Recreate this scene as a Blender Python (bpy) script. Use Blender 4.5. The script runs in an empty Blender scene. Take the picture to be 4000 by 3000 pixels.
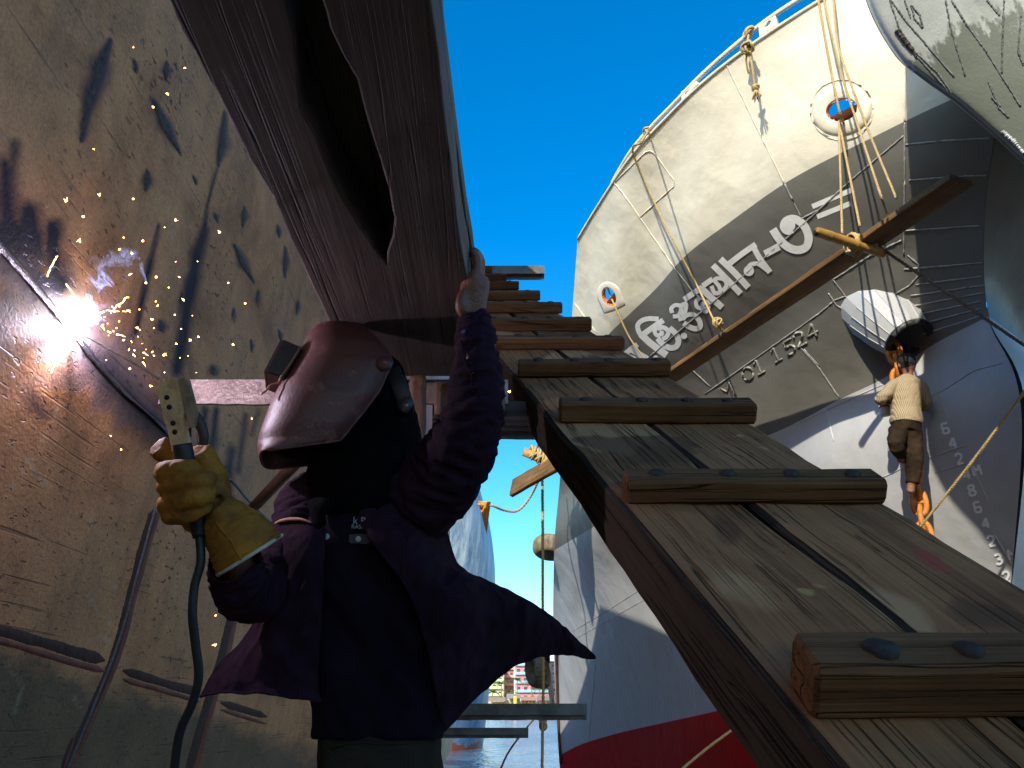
import bpy, bmesh, math, random
import numpy as np
from mathutils import Vector, Matrix, noise as mnoise
from mathutils.bvhtree import BVHTree
random.seed(7); rng = np.random.default_rng(7)
SC = bpy.context.scene; COL = SC.collection
V = Vector; R = math.radians

# ------------------------------------------------------------------ camera
F = 3006.0; CX, CY = 2000.0, 1500.0; PITCH = R(22.9)
SP, CP = math.sin(PITCH), math.cos(PITCH)
CAM = V((0, 0, 1.0))
cam = bpy.data.cameras.new('camera'); cam_o = bpy.data.objects.new('camera', cam); COL.objects.link(cam_o)
cam.sensor_width = 36.0; cam.lens = 36.0 * F / 4000.0; cam.clip_start = 0.02; cam.clip_end = 6000
cam_o.location = CAM; cam_o.rotation_euler = (math.pi / 2 + PITCH, 0, 0)
SC.camera = cam_o

def ray(px, py):
    xc = (px - CX) / F; yc = (CY - py) / F
    return V((xc, CP - SP * yc, SP + CP * yc))
def P(px, py, Z): return CAM + ray(px, py) * Z
def PH(px, py, h):
    r = ray(px, py); return CAM + r * (h / r.z)          # h = height above the lens
def proj(p):
    d = p - CAM; z = d.y * CP + d.z * SP; y = -d.y * SP + d.z * CP
    return (CX + F * d.x / z, CY - F * y / z)
def proj_np(a):
    d = a - np.array(CAM); z = d[:, 1] * CP + d[:, 2] * SP; y = -d[:, 1] * SP + d[:, 2] * CP
    z = np.where(z < 0.02, 0.02, z)
    return np.stack([CX + F * d[:, 0] / z, CY - F * y / z], 1)

# ------------------------------------------------------------------ objects
def tag(o, label=None, cat=None, group=None, kind=None):
    if label: o['label'] = label
    if cat: o['category'] = cat
    if group: o['group'] = group
    if kind: o['kind'] = kind
    return o
def empty(name, loc, label, cat, group=None):
    o = bpy.data.objects.new(name, None); COL.objects.link(o); o.location = loc
    o.empty_display_size = 0.05
    return tag(o, label, cat, group)
def rootloc(o):
    l = V((0, 0, 0))
    while o is not None:
        l = l + o.location; o = o.parent
    return l
def link(name, me, mat=None, parent=None, M=None, smooth=True):
    o = bpy.data.objects.new(name, me); COL.objects.link(o)
    if mat:
        for m in (mat if isinstance(mat, (list, tuple)) else [mat]): me.materials.append(m)
    if smooth and len(me.polygons): me.polygons.foreach_set('use_smooth', [True] * len(me.polygons))
    if parent is not None:
        o.parent = parent
        base = parent.matrix_basis.copy(); p = parent
        inv = p.matrix_parent_inverse @ p.matrix_basis; q = p.parent
        while q is not None:
            inv = q.matrix_parent_inverse @ q.matrix_basis @ inv; q = q.parent
        o.matrix_parent_inverse = inv.inverted()
    if M is not None: o.matrix_basis = M
    return o
def bm_obj(name, bm, mat=None, parent=None, M=None, smooth=True, recalc=True):
    if recalc: bmesh.ops.recalc_face_normals(bm, faces=bm.faces)
    me = bpy.data.meshes.new(name); bm.to_mesh(me); bm.free()
    return link(name, me, mat, parent, M, smooth)
def auto_smooth(o, ang=35):
    me = o.data
    bm = bmesh.new(); bm.from_mesh(me)
    for e in bm.edges:
        e.smooth = not (len(e.link_faces) == 2 and e.calc_face_angle(0) > R(ang))
    bm.to_mesh(me); bm.free()
    return o
def pymesh(name, verts, faces):
    me = bpy.data.meshes.new(name); me.from_pydata([tuple(v) for v in verts], [], faces); me.update(); return me

def catmull(pts, n):
    """resample a polyline of np vectors with a centripetal-ish Catmull-Rom to n points, by chord length"""
    pts = np.array([tuple(p) for p in pts], float)
    if len(pts) == 2: 
        t = np.linspace(0, 1, n)[:, None]; return pts[0] * (1 - t) + pts[1] * t
    d = np.r_[0, np.cumsum(np.linalg.norm(np.diff(pts, axis=0), axis=1))]
    return cr_at(pts, d, np.linspace(0, d[-1], n))
def cr_at(pts, d, ts):
    m = np.zeros_like(pts)
    m[1:-1] = (pts[2:] - pts[:-2]) / (d[2:] - d[:-2])[:, None]
    m[0] = (pts[1] - pts[0]) / (d[1] - d[0]); m[-1] = (pts[-1] - pts[-2]) / (d[-1] - d[-2])
    i = np.clip(np.searchsorted(d, ts, side='right') - 1, 0, len(d) - 2)
    h = (d[i + 1] - d[i])[:, None]; t = ((ts - d[i]) / (d[i + 1] - d[i]))[:, None]
    return ((2*t**3-3*t**2+1)*pts[i] + (t**3-2*t**2+t)*h*m[i] + (-2*t**3+3*t**2)*pts[i+1] + (t**3-t**2)*h*m[i+1])
def tube_bm(bm, pts, radii, n=10, cap=True, flat=None):
    """sweep circles (or ellipses: radii given as (a,b) with flat = axis of a) along pts"""
    pts = [V(p) for p in pts]; rings = []
    if not isinstance(radii, (list, tuple, np.ndarray)): radii = [radii] * len(pts)
    up = V((0.13, 0.31, 0.94)) if flat is None else V(flat)
    prev = None
    for i, p in enumerate(pts):
        t = (pts[min(i+1, len(pts)-1)] - pts[max(i-1, 0)]).normalized()
        if prev is None or flat is not None:
            a = up - t * up.dot(t)
            if a.length < 1e-4: a = V((1, 0, 0)) - t * t.x
        else: a = prev - t * prev.dot(t)
        a.normalize(); prev = a; b = t.cross(a)
        r = radii[i]; ra, rb = (r if isinstance(r, (tuple, list)) else (r, r))
        rings.append([bm.verts.new(p + a * (ra * math.cos(2*math.pi*k/n)) + b * (rb * math.sin(2*math.pi*k/n))) for k in range(n)])
    for i in range(len(rings) - 1):
        for k in range(n):
            bm.faces.new((rings[i][k], rings[i][(k+1) % n], rings[i+1][(k+1) % n], rings[i+1][k]))
    if cap:
        bm.faces.new(rings[0][::-1]); bm.faces.new(rings[-1])
    return rings
def tube(name, pts, r, mat, parent=None, n=8, sub=0):
    if sub: pts = catmull(pts, sub)
    bm = bmesh.new(); 
    if isinstance(r, (list, tuple)) and len(r) != len(pts):
        r = list(np.interp(np.linspace(0, 1, len(pts)), np.linspace(0, 1, len(r)), r))
    tube_bm(bm, pts, r, n); return bm_obj(name, bm, mat, parent)
def sphere_bm(bm, c, r, M=None, u=14, v=10):
    rx = r if isinstance(r, (tuple, list)) else (r, r, r)
    T = Matrix.Translation(V(c)) @ (M.to_4x4() if M else Matrix.Identity(4)) @ Matrix.Diagonal((rx[0], rx[1], rx[2], 1))
    bmesh.ops.create_uvsphere(bm, u_segments=u, v_segments=v, radius=1, matrix=T)
def box_bm(bm, c, size, M=None):
    T = Matrix.Translation(V(c)) @ (M.to_4x4() if M else Matrix.Identity(4)) @ Matrix.Diagonal((size[0], size[1], size[2], 1))
    return bmesh.ops.create_cube(bm, size=1, matrix=T)
def frame(x, y, z=None):
    """rotation matrix with columns x, y(orthogonalised), z"""
    x = V(x).normalized(); y = V(y); y = (y - x * y.dot(x)).normalized(); z = x.cross(y)
    return Matrix((x, y, z)).transposed()
def TM(o, rot): return Matrix.Translation(V(o)) @ rot.to_4x4()
def timber_bm(L, W, T, bev=0.008, nx=24, wob=0.004, seed=0, ends=0.0):
    """worn timber, local x along 0..L, y 0..W, z 0..T, chamfered arrises, slightly wavy"""
    b = bev
    sec = [(0, b), (b, 0), (W/3, 0), (2*W/3, 0), (W-b, 0), (W, b), (W, T/2), (W, T-b), (W-b, T), (2*W/3, T), (W/3, T), (b, T), (0, T-b), (0, T/2)]
    bm = bmesh.new(); rings = []
    xs = [0, b*0.8] + list(np.linspace(b*2.5, L-b*2.5, nx)) + [L-b*0.8, L]
    for j, x in enumerate(xs):
        k = b*0.8 if j in (0, len(xs)-1) else 0
        ring = []
        for (y, z) in sec:
            yy = y + (k if y < W*0.3 else -k if y > W*0.7 else 0); zz = z + (k if z < T*0.3 else -k if z > T*0.7 else 0)
            nn = mnoise.noise_vector(V((x*3.1+seed*7.3, yy*5+seed, zz*5)))*wob + mnoise.noise_vector(V((x*14+seed*3.3, yy*20, zz*20+seed)))*wob*0.5
            ring.append(bm.verts.new((x + nn.x*0.5, yy + nn.y, zz + nn.z)))
        rings.append(ring)
    n = len(sec)
    for i in range(len(rings)-1):
        for k in range(n): bm.faces.new((rings[i][k], rings[i][(k+1) % n], rings[i+1][(k+1) % n], rings[i+1][k]))
    bm.faces.new(rings[0][::-1]); bm.faces.new(rings[-1])
    return bm
def remesh(name, bm, vox, mat, parent=None, smooth=4, disp=None, sub=0):
    bmesh.ops.recalc_face_normals(bm, faces=bm.faces)
    me = bpy.data.meshes.new('tmp'); bm.to_mesh(me); bm.free()
    o = bpy.data.objects.new('tmp', me); COL.objects.link(o)
    m = o.modifiers.new('r', 'REMESH'); m.mode = 'VOXEL'; m.voxel_size = vox; m.use_smooth_shade = True
    if smooth:
        s = o.modifiers.new('s', 'SMOOTH'); s.iterations = smooth; s.factor = 0.5
    bpy.context.view_layer.update()
    dg = bpy.context.evaluated_depsgraph_get()
    me2 = bpy.data.meshes.new_from_object(o.evaluated_get(dg)); me2.name = name
    bpy.data.objects.remove(o); bpy.data.meshes.remove(me); me2.materials.clear()
    if disp:
        n = len(me2.vertices); co = np.empty(n*3); no = np.empty(n*3)
        me2.vertices.foreach_get('co', co); me2.vertices.foreach_get('normal', no)
        co = co.reshape(-1, 3); no = no.reshape(-1, 3)
        d = np.array([disp(V(c)) for c in co]); co += no * d[:, None]
        me2.vertices.foreach_set('co', co.ravel()); me2.update()
    return link(name, me2, mat, parent)
def grid_mesh(name, G, mat, parent=None, closed_u=False, thick=0.0, disp=None):
    """G: (rows, cols, 3)"""
    nr, nc = G.shape[:2]
    vs = G.reshape(-1, 3)
    fs = [(r*nc+c, r*nc+(c+1) % nc, (r+1)*nc+(c+1) % nc, (r+1)*nc+c) for r in range(nr-1) for c in range(nc if closed_u else nc-1)]
    me = pymesh(name, vs, fs)
    o = link(name, me, mat, parent)
    if thick:
        s = o.modifiers.new('thickness', 'SOLIDIFY'); s.thickness = thick; s.offset = 0
    return o
def loft(rows, nc, nr):
    """rows: lists of world points -> dense grid (nr, nc, 3)"""
    A = np.stack([catmull(r, nc) for r in rows])                # (R, nc, 3)
    R_ = A.shape[0]; d = np.arange(R_, dtype=float); ts = np.linspace(0, R_-1, nr)
    return cr_at(A.reshape(R_, -1), d, ts).reshape(nr, nc, 3)

# ------------------------------------------------------------------ materials
class Nt:
    def __init__(s, name):
        s.m = bpy.data.materials.new(name); s.m.use_nodes = True; s.t = s.m.node_tree; s.n = s.t.nodes; s.l = s.t.links
        s.b = s.n['Principled BSDF']; s.out = s.n['Material Output']
    def set(s, node, k, v):
        sock = node.inputs[k]
        if isinstance(v, bpy.types.NodeSocket): s.l.new(v, sock)
        else:
            if isinstance(v, (tuple, list)) and len(v) == 3 and sock.type == 'RGBA': v = (*v, 1)
            sock.default_value = v
    def add(s, typ, ins=None, **props):
        nd = s.n.new(typ)
        for k, v in props.items(): setattr(nd, k, v)
        for k, v in (ins or {}).items(): s.set(nd, k, v)
        return nd
    def co(s, kind='Object', scale=(1, 1, 1), rot=(0, 0, 0), loc=(0, 0, 0)):
        tc = s.add('ShaderNodeTexCoord')
        return s.add('ShaderNodeMapping', {0: tc.outputs[kind], 'Scale': scale, 'Rotation': rot, 'Location': loc}).outputs[0]
    def noise(s, vec, scale=5, detail=4, rough=0.55, dist=0.0):
        return s.add('ShaderNodeTexNoise', {'Vector': vec, 'Scale': scale, 'Detail': detail, 'Roughness': rough, 'Distortion': dist}).outputs['Fac']
    def vor(s, vec, scale=5, feature='F1', rand=1.0):
        return s.add('ShaderNodeTexVoronoi', {'Vector': vec, 'Scale': scale, 'Randomness': rand}, feature=feature).outputs['Distance']
    def ramp(s, fac, stops):
        r = s.add('ShaderNodeValToRGB', {0: fac}); e = r.color_ramp.elements
        while len(e) < len(stops): e.new(0.5)
        for el, (p, c) in zip(e, stops):
            el.position = p; el.color = (c, c, c, 1) if isinstance(c, (int, float)) else (*c, 1)
        return r.outputs[0]
    def mix(s, fac, a, b, mode='MIX'):
        m = s.add('ShaderNodeMix', data_type='RGBA', blend_type=mode)
        s.set(m, 0, fac); s.set(m, 6, a); s.set(m, 7, b); return m.outputs[2]
    def math(s, op, a, b=0.0, clamp=False):
        m = s.add('ShaderNodeMath', operation=op, use_clamp=clamp); s.set(m, 0, a); s.set(m, 1, b); return m.outputs[0]
    def attr(s, name): return s.add('ShaderNodeAttribute', attribute_name=name)
    def bump(s, h, dist=0.01, strength=1.0, normal=None):
        b = s.add('ShaderNodeBump', {'Height': h, 'Distance': dist, 'Strength': strength})
        if normal is not None: s.l.new(normal, b.inputs['Normal'])
        return b.outputs[0]
    def fin(s, color=None, rough=None, metal=None, normal=None, **kw):
        for k, v in (('Base Color', color), ('Roughness', rough), ('Metallic', metal), ('Normal', normal)):
            if v is not None: s.set(s.b, k, v)
        for k, v in kw.items(): s.set(s.b, k.replace('_', ' '), v)
        return s.m

def simple(name, col, rough=0.6, metal=0.0, var=0.25, scale=8, bump=0.002, bscale=40, spec=0.4, stretch=(1, 1, 1), dirt=None):
    t = Nt(name); c = t.co('Object', stretch)
    n1 = t.noise(c, scale, 6); n2 = t.noise(c, bscale, 5)
    dark = tuple(x*(1-var) for x in col); lite = tuple(min(1, x*(1+var)) for x in col)
    colr = t.ramp(n1, [(0.3, dark), (0.7, lite)])
    if dirt:
        f = t.ramp(t.noise(c, scale*0.6, 8, 0.7), [(0.5, 0.0), (0.68, 1.0)]); colr = t.mix(f, colr, dirt)
    rr = t.math('ADD', t.math('MULTIPLY', n2, 0.25), rough-0.12)
    return t.fin(colr, rr, metal, t.bump(n2, bump), Specular_IOR_Level=spec)

def wood(name, base, dark, lite, crack=0.6, gy=16.0, rough=0.75, spec=0.3, stains=None, bump=0.006):
    t = Nt(name)
    oi = t.add('ShaderNodeObjectInfo').outputs['Random']; shift = t.add('ShaderNodeCombineXYZ', {0: t.math('MULTIPLY', oi, 41.0), 1: t.math('MULTIPLY', oi, 17.0), 2: t.math('MULTIPLY', oi, 29.0)}).outputs[0]
    src = t.add('ShaderNodeVectorMath', {0: t.add('ShaderNodeTexCoord').outputs['Object'], 1: shift}, operation='ADD').outputs[0]   # every timber its own piece of wood
    def wco(kind, scale=(1, 1, 1), rot=(0, 0, 0), loc=(0, 0, 0)): return t.add('ShaderNodeMapping', {0: src, 'Scale': scale, 'Rotation': rot, 'Location': loc}).outputs[0]
    c1 = wco('Object', (0.38, gy, gy)); c3 = wco('Object', (2.5, 3, 3)); c4 = wco('Object', (3, 190, 190))
    g = t.noise(c1, 1.0, 9, 0.62, 0.25); fine = t.noise(c4, 1.0, 4, 0.6)
    msk = t.noise(wco('Object', (1.4, 9, 9)), 1.6, 3, 0.6)
    ck = None
    for sc, wd, off in ((gy*0.45, 0.006, 2.0), (gy*1.0, 0.010, 0.0), (gy*2.3, 0.014, 5.0)):            # checks: thin drawn-out contour lines along the grain
        n = t.noise(wco('Object', (0.26, sc, sc), (0, 0, 0.0), (off, off, off)), 1.0, 3, 0.45, 0.08)
        f = t.ramp(t.math('ABSOLUTE', t.math('SUBTRACT', n, 0.5)), [(0.0, 1.0), (wd, 0.0)])
        ck = f if ck is None else t.math('MAXIMUM', ck, t.math('MULTIPLY', f, 0.7))
    ck = t.math('MULTIPLY', ck, t.ramp(msk, [(0.40, 0.0), (0.54, 1.0)]))
    col = t.ramp(g, [(0.28, dark), (0.5, base), (0.75, lite)])
    col = t.mix(0.35, col, t.ramp(fine, [(0.3, dark), (0.7, lite)]))
    blot = t.ramp(t.noise(c3, 0.9, 6, 0.65), [(0.35, 0.62), (0.6, 1.08)])
    col = t.mix(1.0, col, blot, 'MULTIPLY')
    if stains:
        for (sc, sm, cc, th) in stains:
            cs = wco('Object', (sc, sc*1.3, sc), (0, 0, 0.4), (sm, sm*2.1, sm))
            col = t.mix(t.ramp(t.noise(cs, 1.0, 3, 0.5), [(th, 0.0), (th+0.03, 0.75)]), col, cc)
    col = t.mix(t.math('MULTIPLY', ck, crack, True), col, tuple(x*0.12 for x in dark))
    h = t.math('SUBTRACT', t.math('ADD', t.math('MULTIPLY', g, 0.22), t.math('MULTIPLY', fine, 0.22)), t.math('MULTIPLY', ck, 1.1))
    return t.fin(col, rough, 0.0, t.bump(h, bump), Specular_IOR_Level=spec)

def emit(name, col, strength):
    t = Nt(name); t.fin((0, 0, 0), 0.5, Emission_Color=(*col, 1), Emission_Strength=strength); return t.m
def cloth(name, col, var=0.35, bump=0.003, rough=0.9, fold=14, stretch=(1, 1, 1), spec=0.08, sheen=0.0):
    t = Nt(name); c = t.co('Object', stretch); w = t.co('Object', (700, 700, 700))
    f = t.noise(c, fold, 6, 0.6, 0.8); n = t.noise(c, 5, 6, 0.6)
    weave = t.noise(w, 1.0, 2)
    colr = t.ramp(n, [(0.3, tuple(x*(1-var) for x in col)), (0.7, tuple(x*(1+var) for x in col))])
    return t.fin(colr, rough, 0, t.bump(t.math('ADD', f, t.math('MULTIPLY', weave, 0.12)), bump*4), Specular_IOR_Level=spec, Sheen_Weight=sheen)
# ------------------------------------------------------------------ light and air
SUN = V((-0.40, -0.80, 0.44)).normalized()                  # towards the sun
SC.world = bpy.data.worlds.new('World'); SC.world.use_nodes = True
wn = SC.world.node_tree; bg = wn.nodes['Background']
sky = wn.nodes.new('ShaderNodeTexSky'); sky.sky_type = 'NISHITA'; sky.sun_disc = False
sky.sun_elevation = math.asin(SUN.z); sky.sun_rotation = math.atan2(SUN.x, SUN.y)
sky.air_density = 1.0; sky.dust_density = 0.6; sky.ozone_density = 3.0; sky.altitude = 0
hs = wn.nodes.new('ShaderNodeHueSaturation'); hs.inputs['Saturation'].default_value = 1.42
wn.links.new(sky.outputs[0], hs.inputs['Color']); wn.links.new(hs.outputs[0], bg.inputs['Color'])
bg.inputs['Strength'].default_value = 0.15
sl = bpy.data.lights.new('sun', 'SUN'); sl.energy = 2.9; sl.angle = R(0.5); sl.color = (1.0, 0.93, 0.80)
so = bpy.data.objects.new('sun', sl); COL.objects.link(so); so.rotation_euler = SUN.to_track_quat('Z', 'Y').to_euler(); so.location = (-20, -30, 30)
SC.view_settings.view_transform = 'Standard'; SC.view_settings.look = 'None'; SC.view_settings.gamma = 1; SC.view_settings.exposure = 1.05
SC.cycles.max_bounces = 8; SC.cycles.diffuse_bounces = 4; SC.cycles.sample_clamp_indirect = 6; SC.cycles.volume_step_rate = 2.0
SC.cycles.use_denoising = True

# ------------------------------------------------------------------ shared materials
M_beam = wood('beam_wood', (0.145, 0.108, 0.096), (0.078, 0.057, 0.051), (0.205, 0.155, 0.138), 0.97, 34, 0.75, 0.15, bump=0.0016)
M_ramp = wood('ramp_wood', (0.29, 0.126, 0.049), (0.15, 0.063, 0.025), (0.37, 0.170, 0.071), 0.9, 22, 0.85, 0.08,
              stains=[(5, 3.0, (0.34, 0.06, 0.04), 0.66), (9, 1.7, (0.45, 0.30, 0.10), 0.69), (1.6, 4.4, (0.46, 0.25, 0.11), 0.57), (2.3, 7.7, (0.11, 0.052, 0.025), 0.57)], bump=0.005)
M_ramp_shade = wood("ramp_shade_wood", (0.056, 0.041, 0.028), (0.028, 0.021, 0.015), (0.085, 0.062, 0.043), 0.9, 22, 0.85, 0.06, bump=0.005)  # darker copy for the plank sides, painting in their shade from the arc
M_cleat = wood('cleat_wood', (0.155, 0.072, 0.028), (0.062, 0.029, 0.012), (0.22, 0.110, 0.046), 0.75, 20, 0.85, 0.08, bump=0.005)
M_plank = wood('plank_wood', (0.20, 0.105, 0.032), (0.09, 0.048, 0.018), (0.30, 0.17, 0.06), 0.5, 20, 0.7, 0.3)
M_pale_plank = wood('pale_plank_wood', (0.13, 0.092, 0.05), (0.065, 0.046, 0.026), (0.18, 0.13, 0.075), 0.5, 20, 0.7, 0.3)
M_dark_plank = wood('dark_plank_wood', (0.05, 0.036, 0.026), (0.025, 0.018, 0.014), (0.09, 0.066, 0.048), 0.5, 20, 0.7, 0.3)
M_bamboo = simple('bamboo', (0.42, 0.23, 0.045), 0.45, var=0.3, scale=14, bscale=60)
M_rope = simple('jute_rope', (0.46, 0.33, 0.14), 0.9, var=0.3, scale=60, bscale=200, bump=0.003)
M_rope_dark = simple('dark_rope', (0.17, 0.13, 0.08), 0.9, var=0.3, scale=60, bscale=200, bump=0.003)
M_rust = simple('rusty_steel', (0.15, 0.075, 0.045), 0.6, 0.15, var=0.45, scale=9, bump=0.004, bscale=70, dirt=(0.05, 0.03, 0.025))
M_bar = simple('scaled_steel', (0.27, 0.19, 0.16), 0.45, 0.25, var=0.35, scale=7, bump=0.004, bscale=60, dirt=(0.12, 0.075, 0.055))
M_channel = simple('grimy_steel', (0.12, 0.115, 0.095), 0.6, 0.3, var=0.4, scale=6, bump=0.003, dirt=(0.06, 0.045, 0.035))
M_bolt = simple('bolt_steel', (0.050, 0.040, 0.033), 0.9, 0.0, var=0.4, scale=40, bump=0.002, bscale=140, spec=0.04)
M_black = simple('black_rubber', (0.012, 0.012, 0.013), 0.5, var=0.3)
M_tyre = simple('tyre_rubber', (0.19, 0.15, 0.085), 0.85, var=0.4, scale=6, bump=0.01)
M_chain = simple('chain_paint', (0.58, 0.20, 0.025), 0.55, var=0.3, scale=9, bump=0.006, dirt=(0.24, 0.07, 0.015))
M_flag = simple('orange_cloth', (0.75, 0.26, 0.03), 0.8, var=0.12, scale=4)
M_white = simple('white_paint', (0.72, 0.71, 0.68), 0.5, var=0.08, scale=20)

# ------------------------------------------------------------------ the near hull on the left
HN = V((0.996, 0.0367, -0.0791)).normalized(); HD = -1.03
HX = V((-0.0368, 1, 0)); HX = (HX - HN * HX.dot(HN)).normalized(); HY = HN.cross(HX)
HO = CAM + HN * HD
H_rot = Matrix((HX, HY, HN)).transposed(); H_M = TM(HO, H_rot); H_inv = H_M.inverted()
def HP(px, py, off=0.0):
    r = ray(px, py); return CAM + r * (HD / HN.dot(r)) + HN * off

def belly(s, t):                                                            # shell plating bellies a few millimetres between frames
    return 0.0022*np.sin(s*2*np.pi/0.62+1)*np.sin(t*2*np.pi/0.9) + 0.002*np.sin(s*5.1+t*3.7) + 0.0008*np.sin(s*11.3-t*8.1)
def HPs(px, py, off=0.0):
    q = HP(px, py); l = H_inv @ q; return q + HN*(float(belly(l.x, l.y))+off)
def build_near_hull():
    s = np.r_[np.linspace(-12, 0.15, 24), 0.2 * np.exp(np.arange(0, 578) * 0.009)]
    t = np.r_[np.linspace(-1.6, -0.78, 8), np.arange(-0.75, 2.55, 0.006), np.linspace(2.6, 5.4, 48)]
    S, T = np.meshgrid(s, t)
    send = 34 - 24.5 * np.clip((T + 1.2) / 7.5, 0, 1) ** 0.8
    smax = s[-1]
    far = S > 7
    S2 = np.where(far, 7 + (S - 7) * (send - 7) / (smax - 7), S)
    Zb = belly(S2, T)
    ca = [S2]; cz = [Zb]; ct = [T]
    for k in (0.05, 0.3, 1.2, 3.0):                                        # plating turns inboard round the end
        ca.append((send + k*0.6)[:, -1:]); cz.append(np.full((len(t), 1), -k)); ct.append(T[:, -1:])
    S3 = np.concatenate(ca, 1); Z3 = np.concatenate(cz, 1); T3 = np.concatenate(ct, 1)
    G = np.stack([S3, T3, Z3], 2); nr, nc = G.shape[:2]; Vs = G.reshape(-1, 3)
    idx = np.arange(nr*nc).reshape(nr, nc)
    quads = np.stack([idx[:-1, :-1], idx[:-1, 1:], idx[1:, 1:], idx[1:, :-1]], 2).reshape(-1, 4)
    me = bpy.data.meshes.new('plating')
    me.vertices.add(len(Vs)); me.vertices.foreach_set('co', Vs.ravel())
    me.loops.add(len(quads)*4); me.loops.foreach_set('vertex_index', quads.ravel().astype(np.int32))
    me.polygons.add(len(quads)); me.polygons.foreach_set('loop_start', np.arange(0, len(quads)*4, 4, dtype=np.int32))
    me.update(); me.validate()
    # marks left on the plating (burn scars, primer, chalk), stored per vertex
    W = Vs @ np.array(H_rot).T + np.array(HO)
    PX = proj_np(W); vis = (PX[:, 0] > -300) & (PX[:, 0] < 2100) & (PX[:, 1] > -300) & (PX[:, 1] < 3300) & (Vs[:, 0] > 0.18)
    q = PX[vis]
    jit = np.array([mnoise.noise(V((a*0.013, b*0.013, 0))) + 0.5*mnoise.noise(V((a*0.05, b*0.05, 3))) for a, b in q])
    def line(pts, ws, soft=0.6, power=1.0, wob=0.35):
        best = np.zeros(len(q))
        pts = np.array(pts, float); ws = np.interp(np.arange(len(pts)), np.linspace(0, len(pts)-1, len(ws)), ws)
        for a, b, wa, wb in zip(pts[:-1], pts[1:], ws[:-1], ws[1:]):
            ab = b-a; tt = np.clip(((q-a) @ ab)/(ab@ab), 0, 1)
            d = np.linalg.norm(q-(a+tt[:, None]*ab), axis=1); w = (wa+(wb-wa)*tt)*(1+wob*jit)
            best = np.maximum(best, np.clip((1-d/w)/soft, 0, 1))
        return best**power
    soot = np.zeros(len(q)); core = np.zeros(len(q)); pale = np.zeros(len(q)); red = np.zeros(len(q)); low = np.zeros(len(q))
    for pts, w in [([(430,158),(395,255),(350,400),(318,545)],(20,36,30,22)), ([(598,390),(640,480),(705,600)],(16,24,12)), ([(880,440),(868,560),(852,640)],(14,22,16)),
                   ([(650,240),(645,310)],(15,12)), ([(575,670),(570,740)],(20,18)), ([(525,235),(530,285)],(9,7)), ([(955,810),(948,880)],(13,13)), ([(838,830),(848,866)],(9,8)),
                   ([(752,680),(768,725)],(7,7)), ([(915,955),(950,1030),(990,1100)],(14,18,10)), ([(1115,965),(1112,1080)],(14,12)), ([(627,1255),(633,1295)],(16,16)),
                   ([(913,1200),(909,1262)],(8,8)), ([(832,1430),(836,1465)],(18,18)), ([(1010,1130),(1003,1200)],(9,9)), ([(1085,880),(1092,930)],(10,8)), ([(1060,700),(1075,760)],(9,8)),
                   ([(1165,1170),(1160,1230)],(8,8)), ([(980,1320),(985,1380)],(8,8)), ([(1090,1290),(1098,1330)],(10,8)), ([(760,1010),(700,1190)],(4,4))]:
        w = np.array(w)
        if len(pts) == 2: pts = [pts[0], ((pts[0][0]+pts[1][0])/2+2, (pts[0][1]+pts[1][1])/2), pts[1]]; w = np.array([w[0]*0.3, w[0]*1.05, w[1]*0.3])
        else: w = w*1.0; w[0] *= 0.5; w[-1] *= 0.45
        soot = np.maximum(soot, 0.9*line(pts, w*1.7, 1.0, 0.8)); core = np.maximum(core, line(pts, w*0.8, 0.55))
    for pts, w, a in [([(850,640),(815,780),(785,960)],(7,10,16),0.7), ([(800,900),(770,1000),(740,1150),(715,1310),(690,1450)],(22,34,36,30,26),0.85), ([(622,880),(590,1010),(560,1150),(530,1300)],(9,16,20,14),0.75),
                      ([(335,1375),(480,1530),(650,1690)],(26,30,34),0.95), ([(390,1440),(560,1640),(760,1840)],(75,95,60),0.55), ([(60,560),(30,760),(40,940)],(26,44,60),0.6),
                      ([(110,830),(120,960),(170,1090)],(60,130,100),1.0), ([(205,880),(200,1080)],(40,85),0.9), ([(30,900),(230,1110)],(110,80),0.9), ([(20,640),(30,900)],(40,90),0.7),
                      ([(800,1600),(790,1760),(770,1900)],(16,26,18),0.75), ([(845,1600),(830,1720),(810,1880)],(14,22,22),0.7), ([(905,1760),(880,1960)],(22,26),0.65), ([(960,1620),(930,1840)],(13,18),0.6),
                      ([(1010,1600),(985,1700)],(8,10),0.5), ([(1130,1400),(1110,1480)],(14,14),0.4), ([(20,1180),(10,1300)],(60,50),0.4), ([(120,1560),(170,1620)],(44,40),0.5)]:
        soot = np.maximum(soot, min(1, 1.25*a)*line(pts, np.array(w)*1.25, 1.0, 0.8))
    for pts, w, a in [([(265,1270),(150,1110),(60,1010),(0,960)],(10,9,8),0.75), ([(260,1230),(150,1100)],(30,16),0.55), ([(30,1930),(140,1770),(270,1510)],(5,5,6),0.5), ([(100,1790),(190,1900)],(12,14),0.5), ([(320,2000),(520,2190)],(9,7),0.35),
                      ([(380,2005),(165,2150),(110,2330)],(4,3),0.25), ([(150,2180),(170,2150)],(9,7),0.8), ([(345,2330),(385,2400)],(13,9),0.45), ([(455,2275),(425,2445)],(2.5,2.5),0.7), ([(350,2560),(350,2500),(390,2480),(440,2510)],(4,6,6),0.55),
                      ([(300,2640),(290,2730),(330,2790)],(5,6),0.35), ([(886,1864),(1067,2057),(1130,2120)],(9,8),0.55), ([(30,2600),(90,2680),(60,2780)],(7,9),0.35), ([(590,2010),(500,2300),(462,2470)],(4,4),0.5), ([(450,2600),(250,3000)],(4,4),0.4)]:
        pale = np.maximum(pale, a*line(pts, w, 0.8, wob=0.9))
    red = line([(-40, 930), (150, 1130), (272, 1284), (430, 1470), (640, 1690)], (70, 150, 230, 150, 50), 1.0, 0.7, 0.5)      # ground back to bare steel for welding
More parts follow.
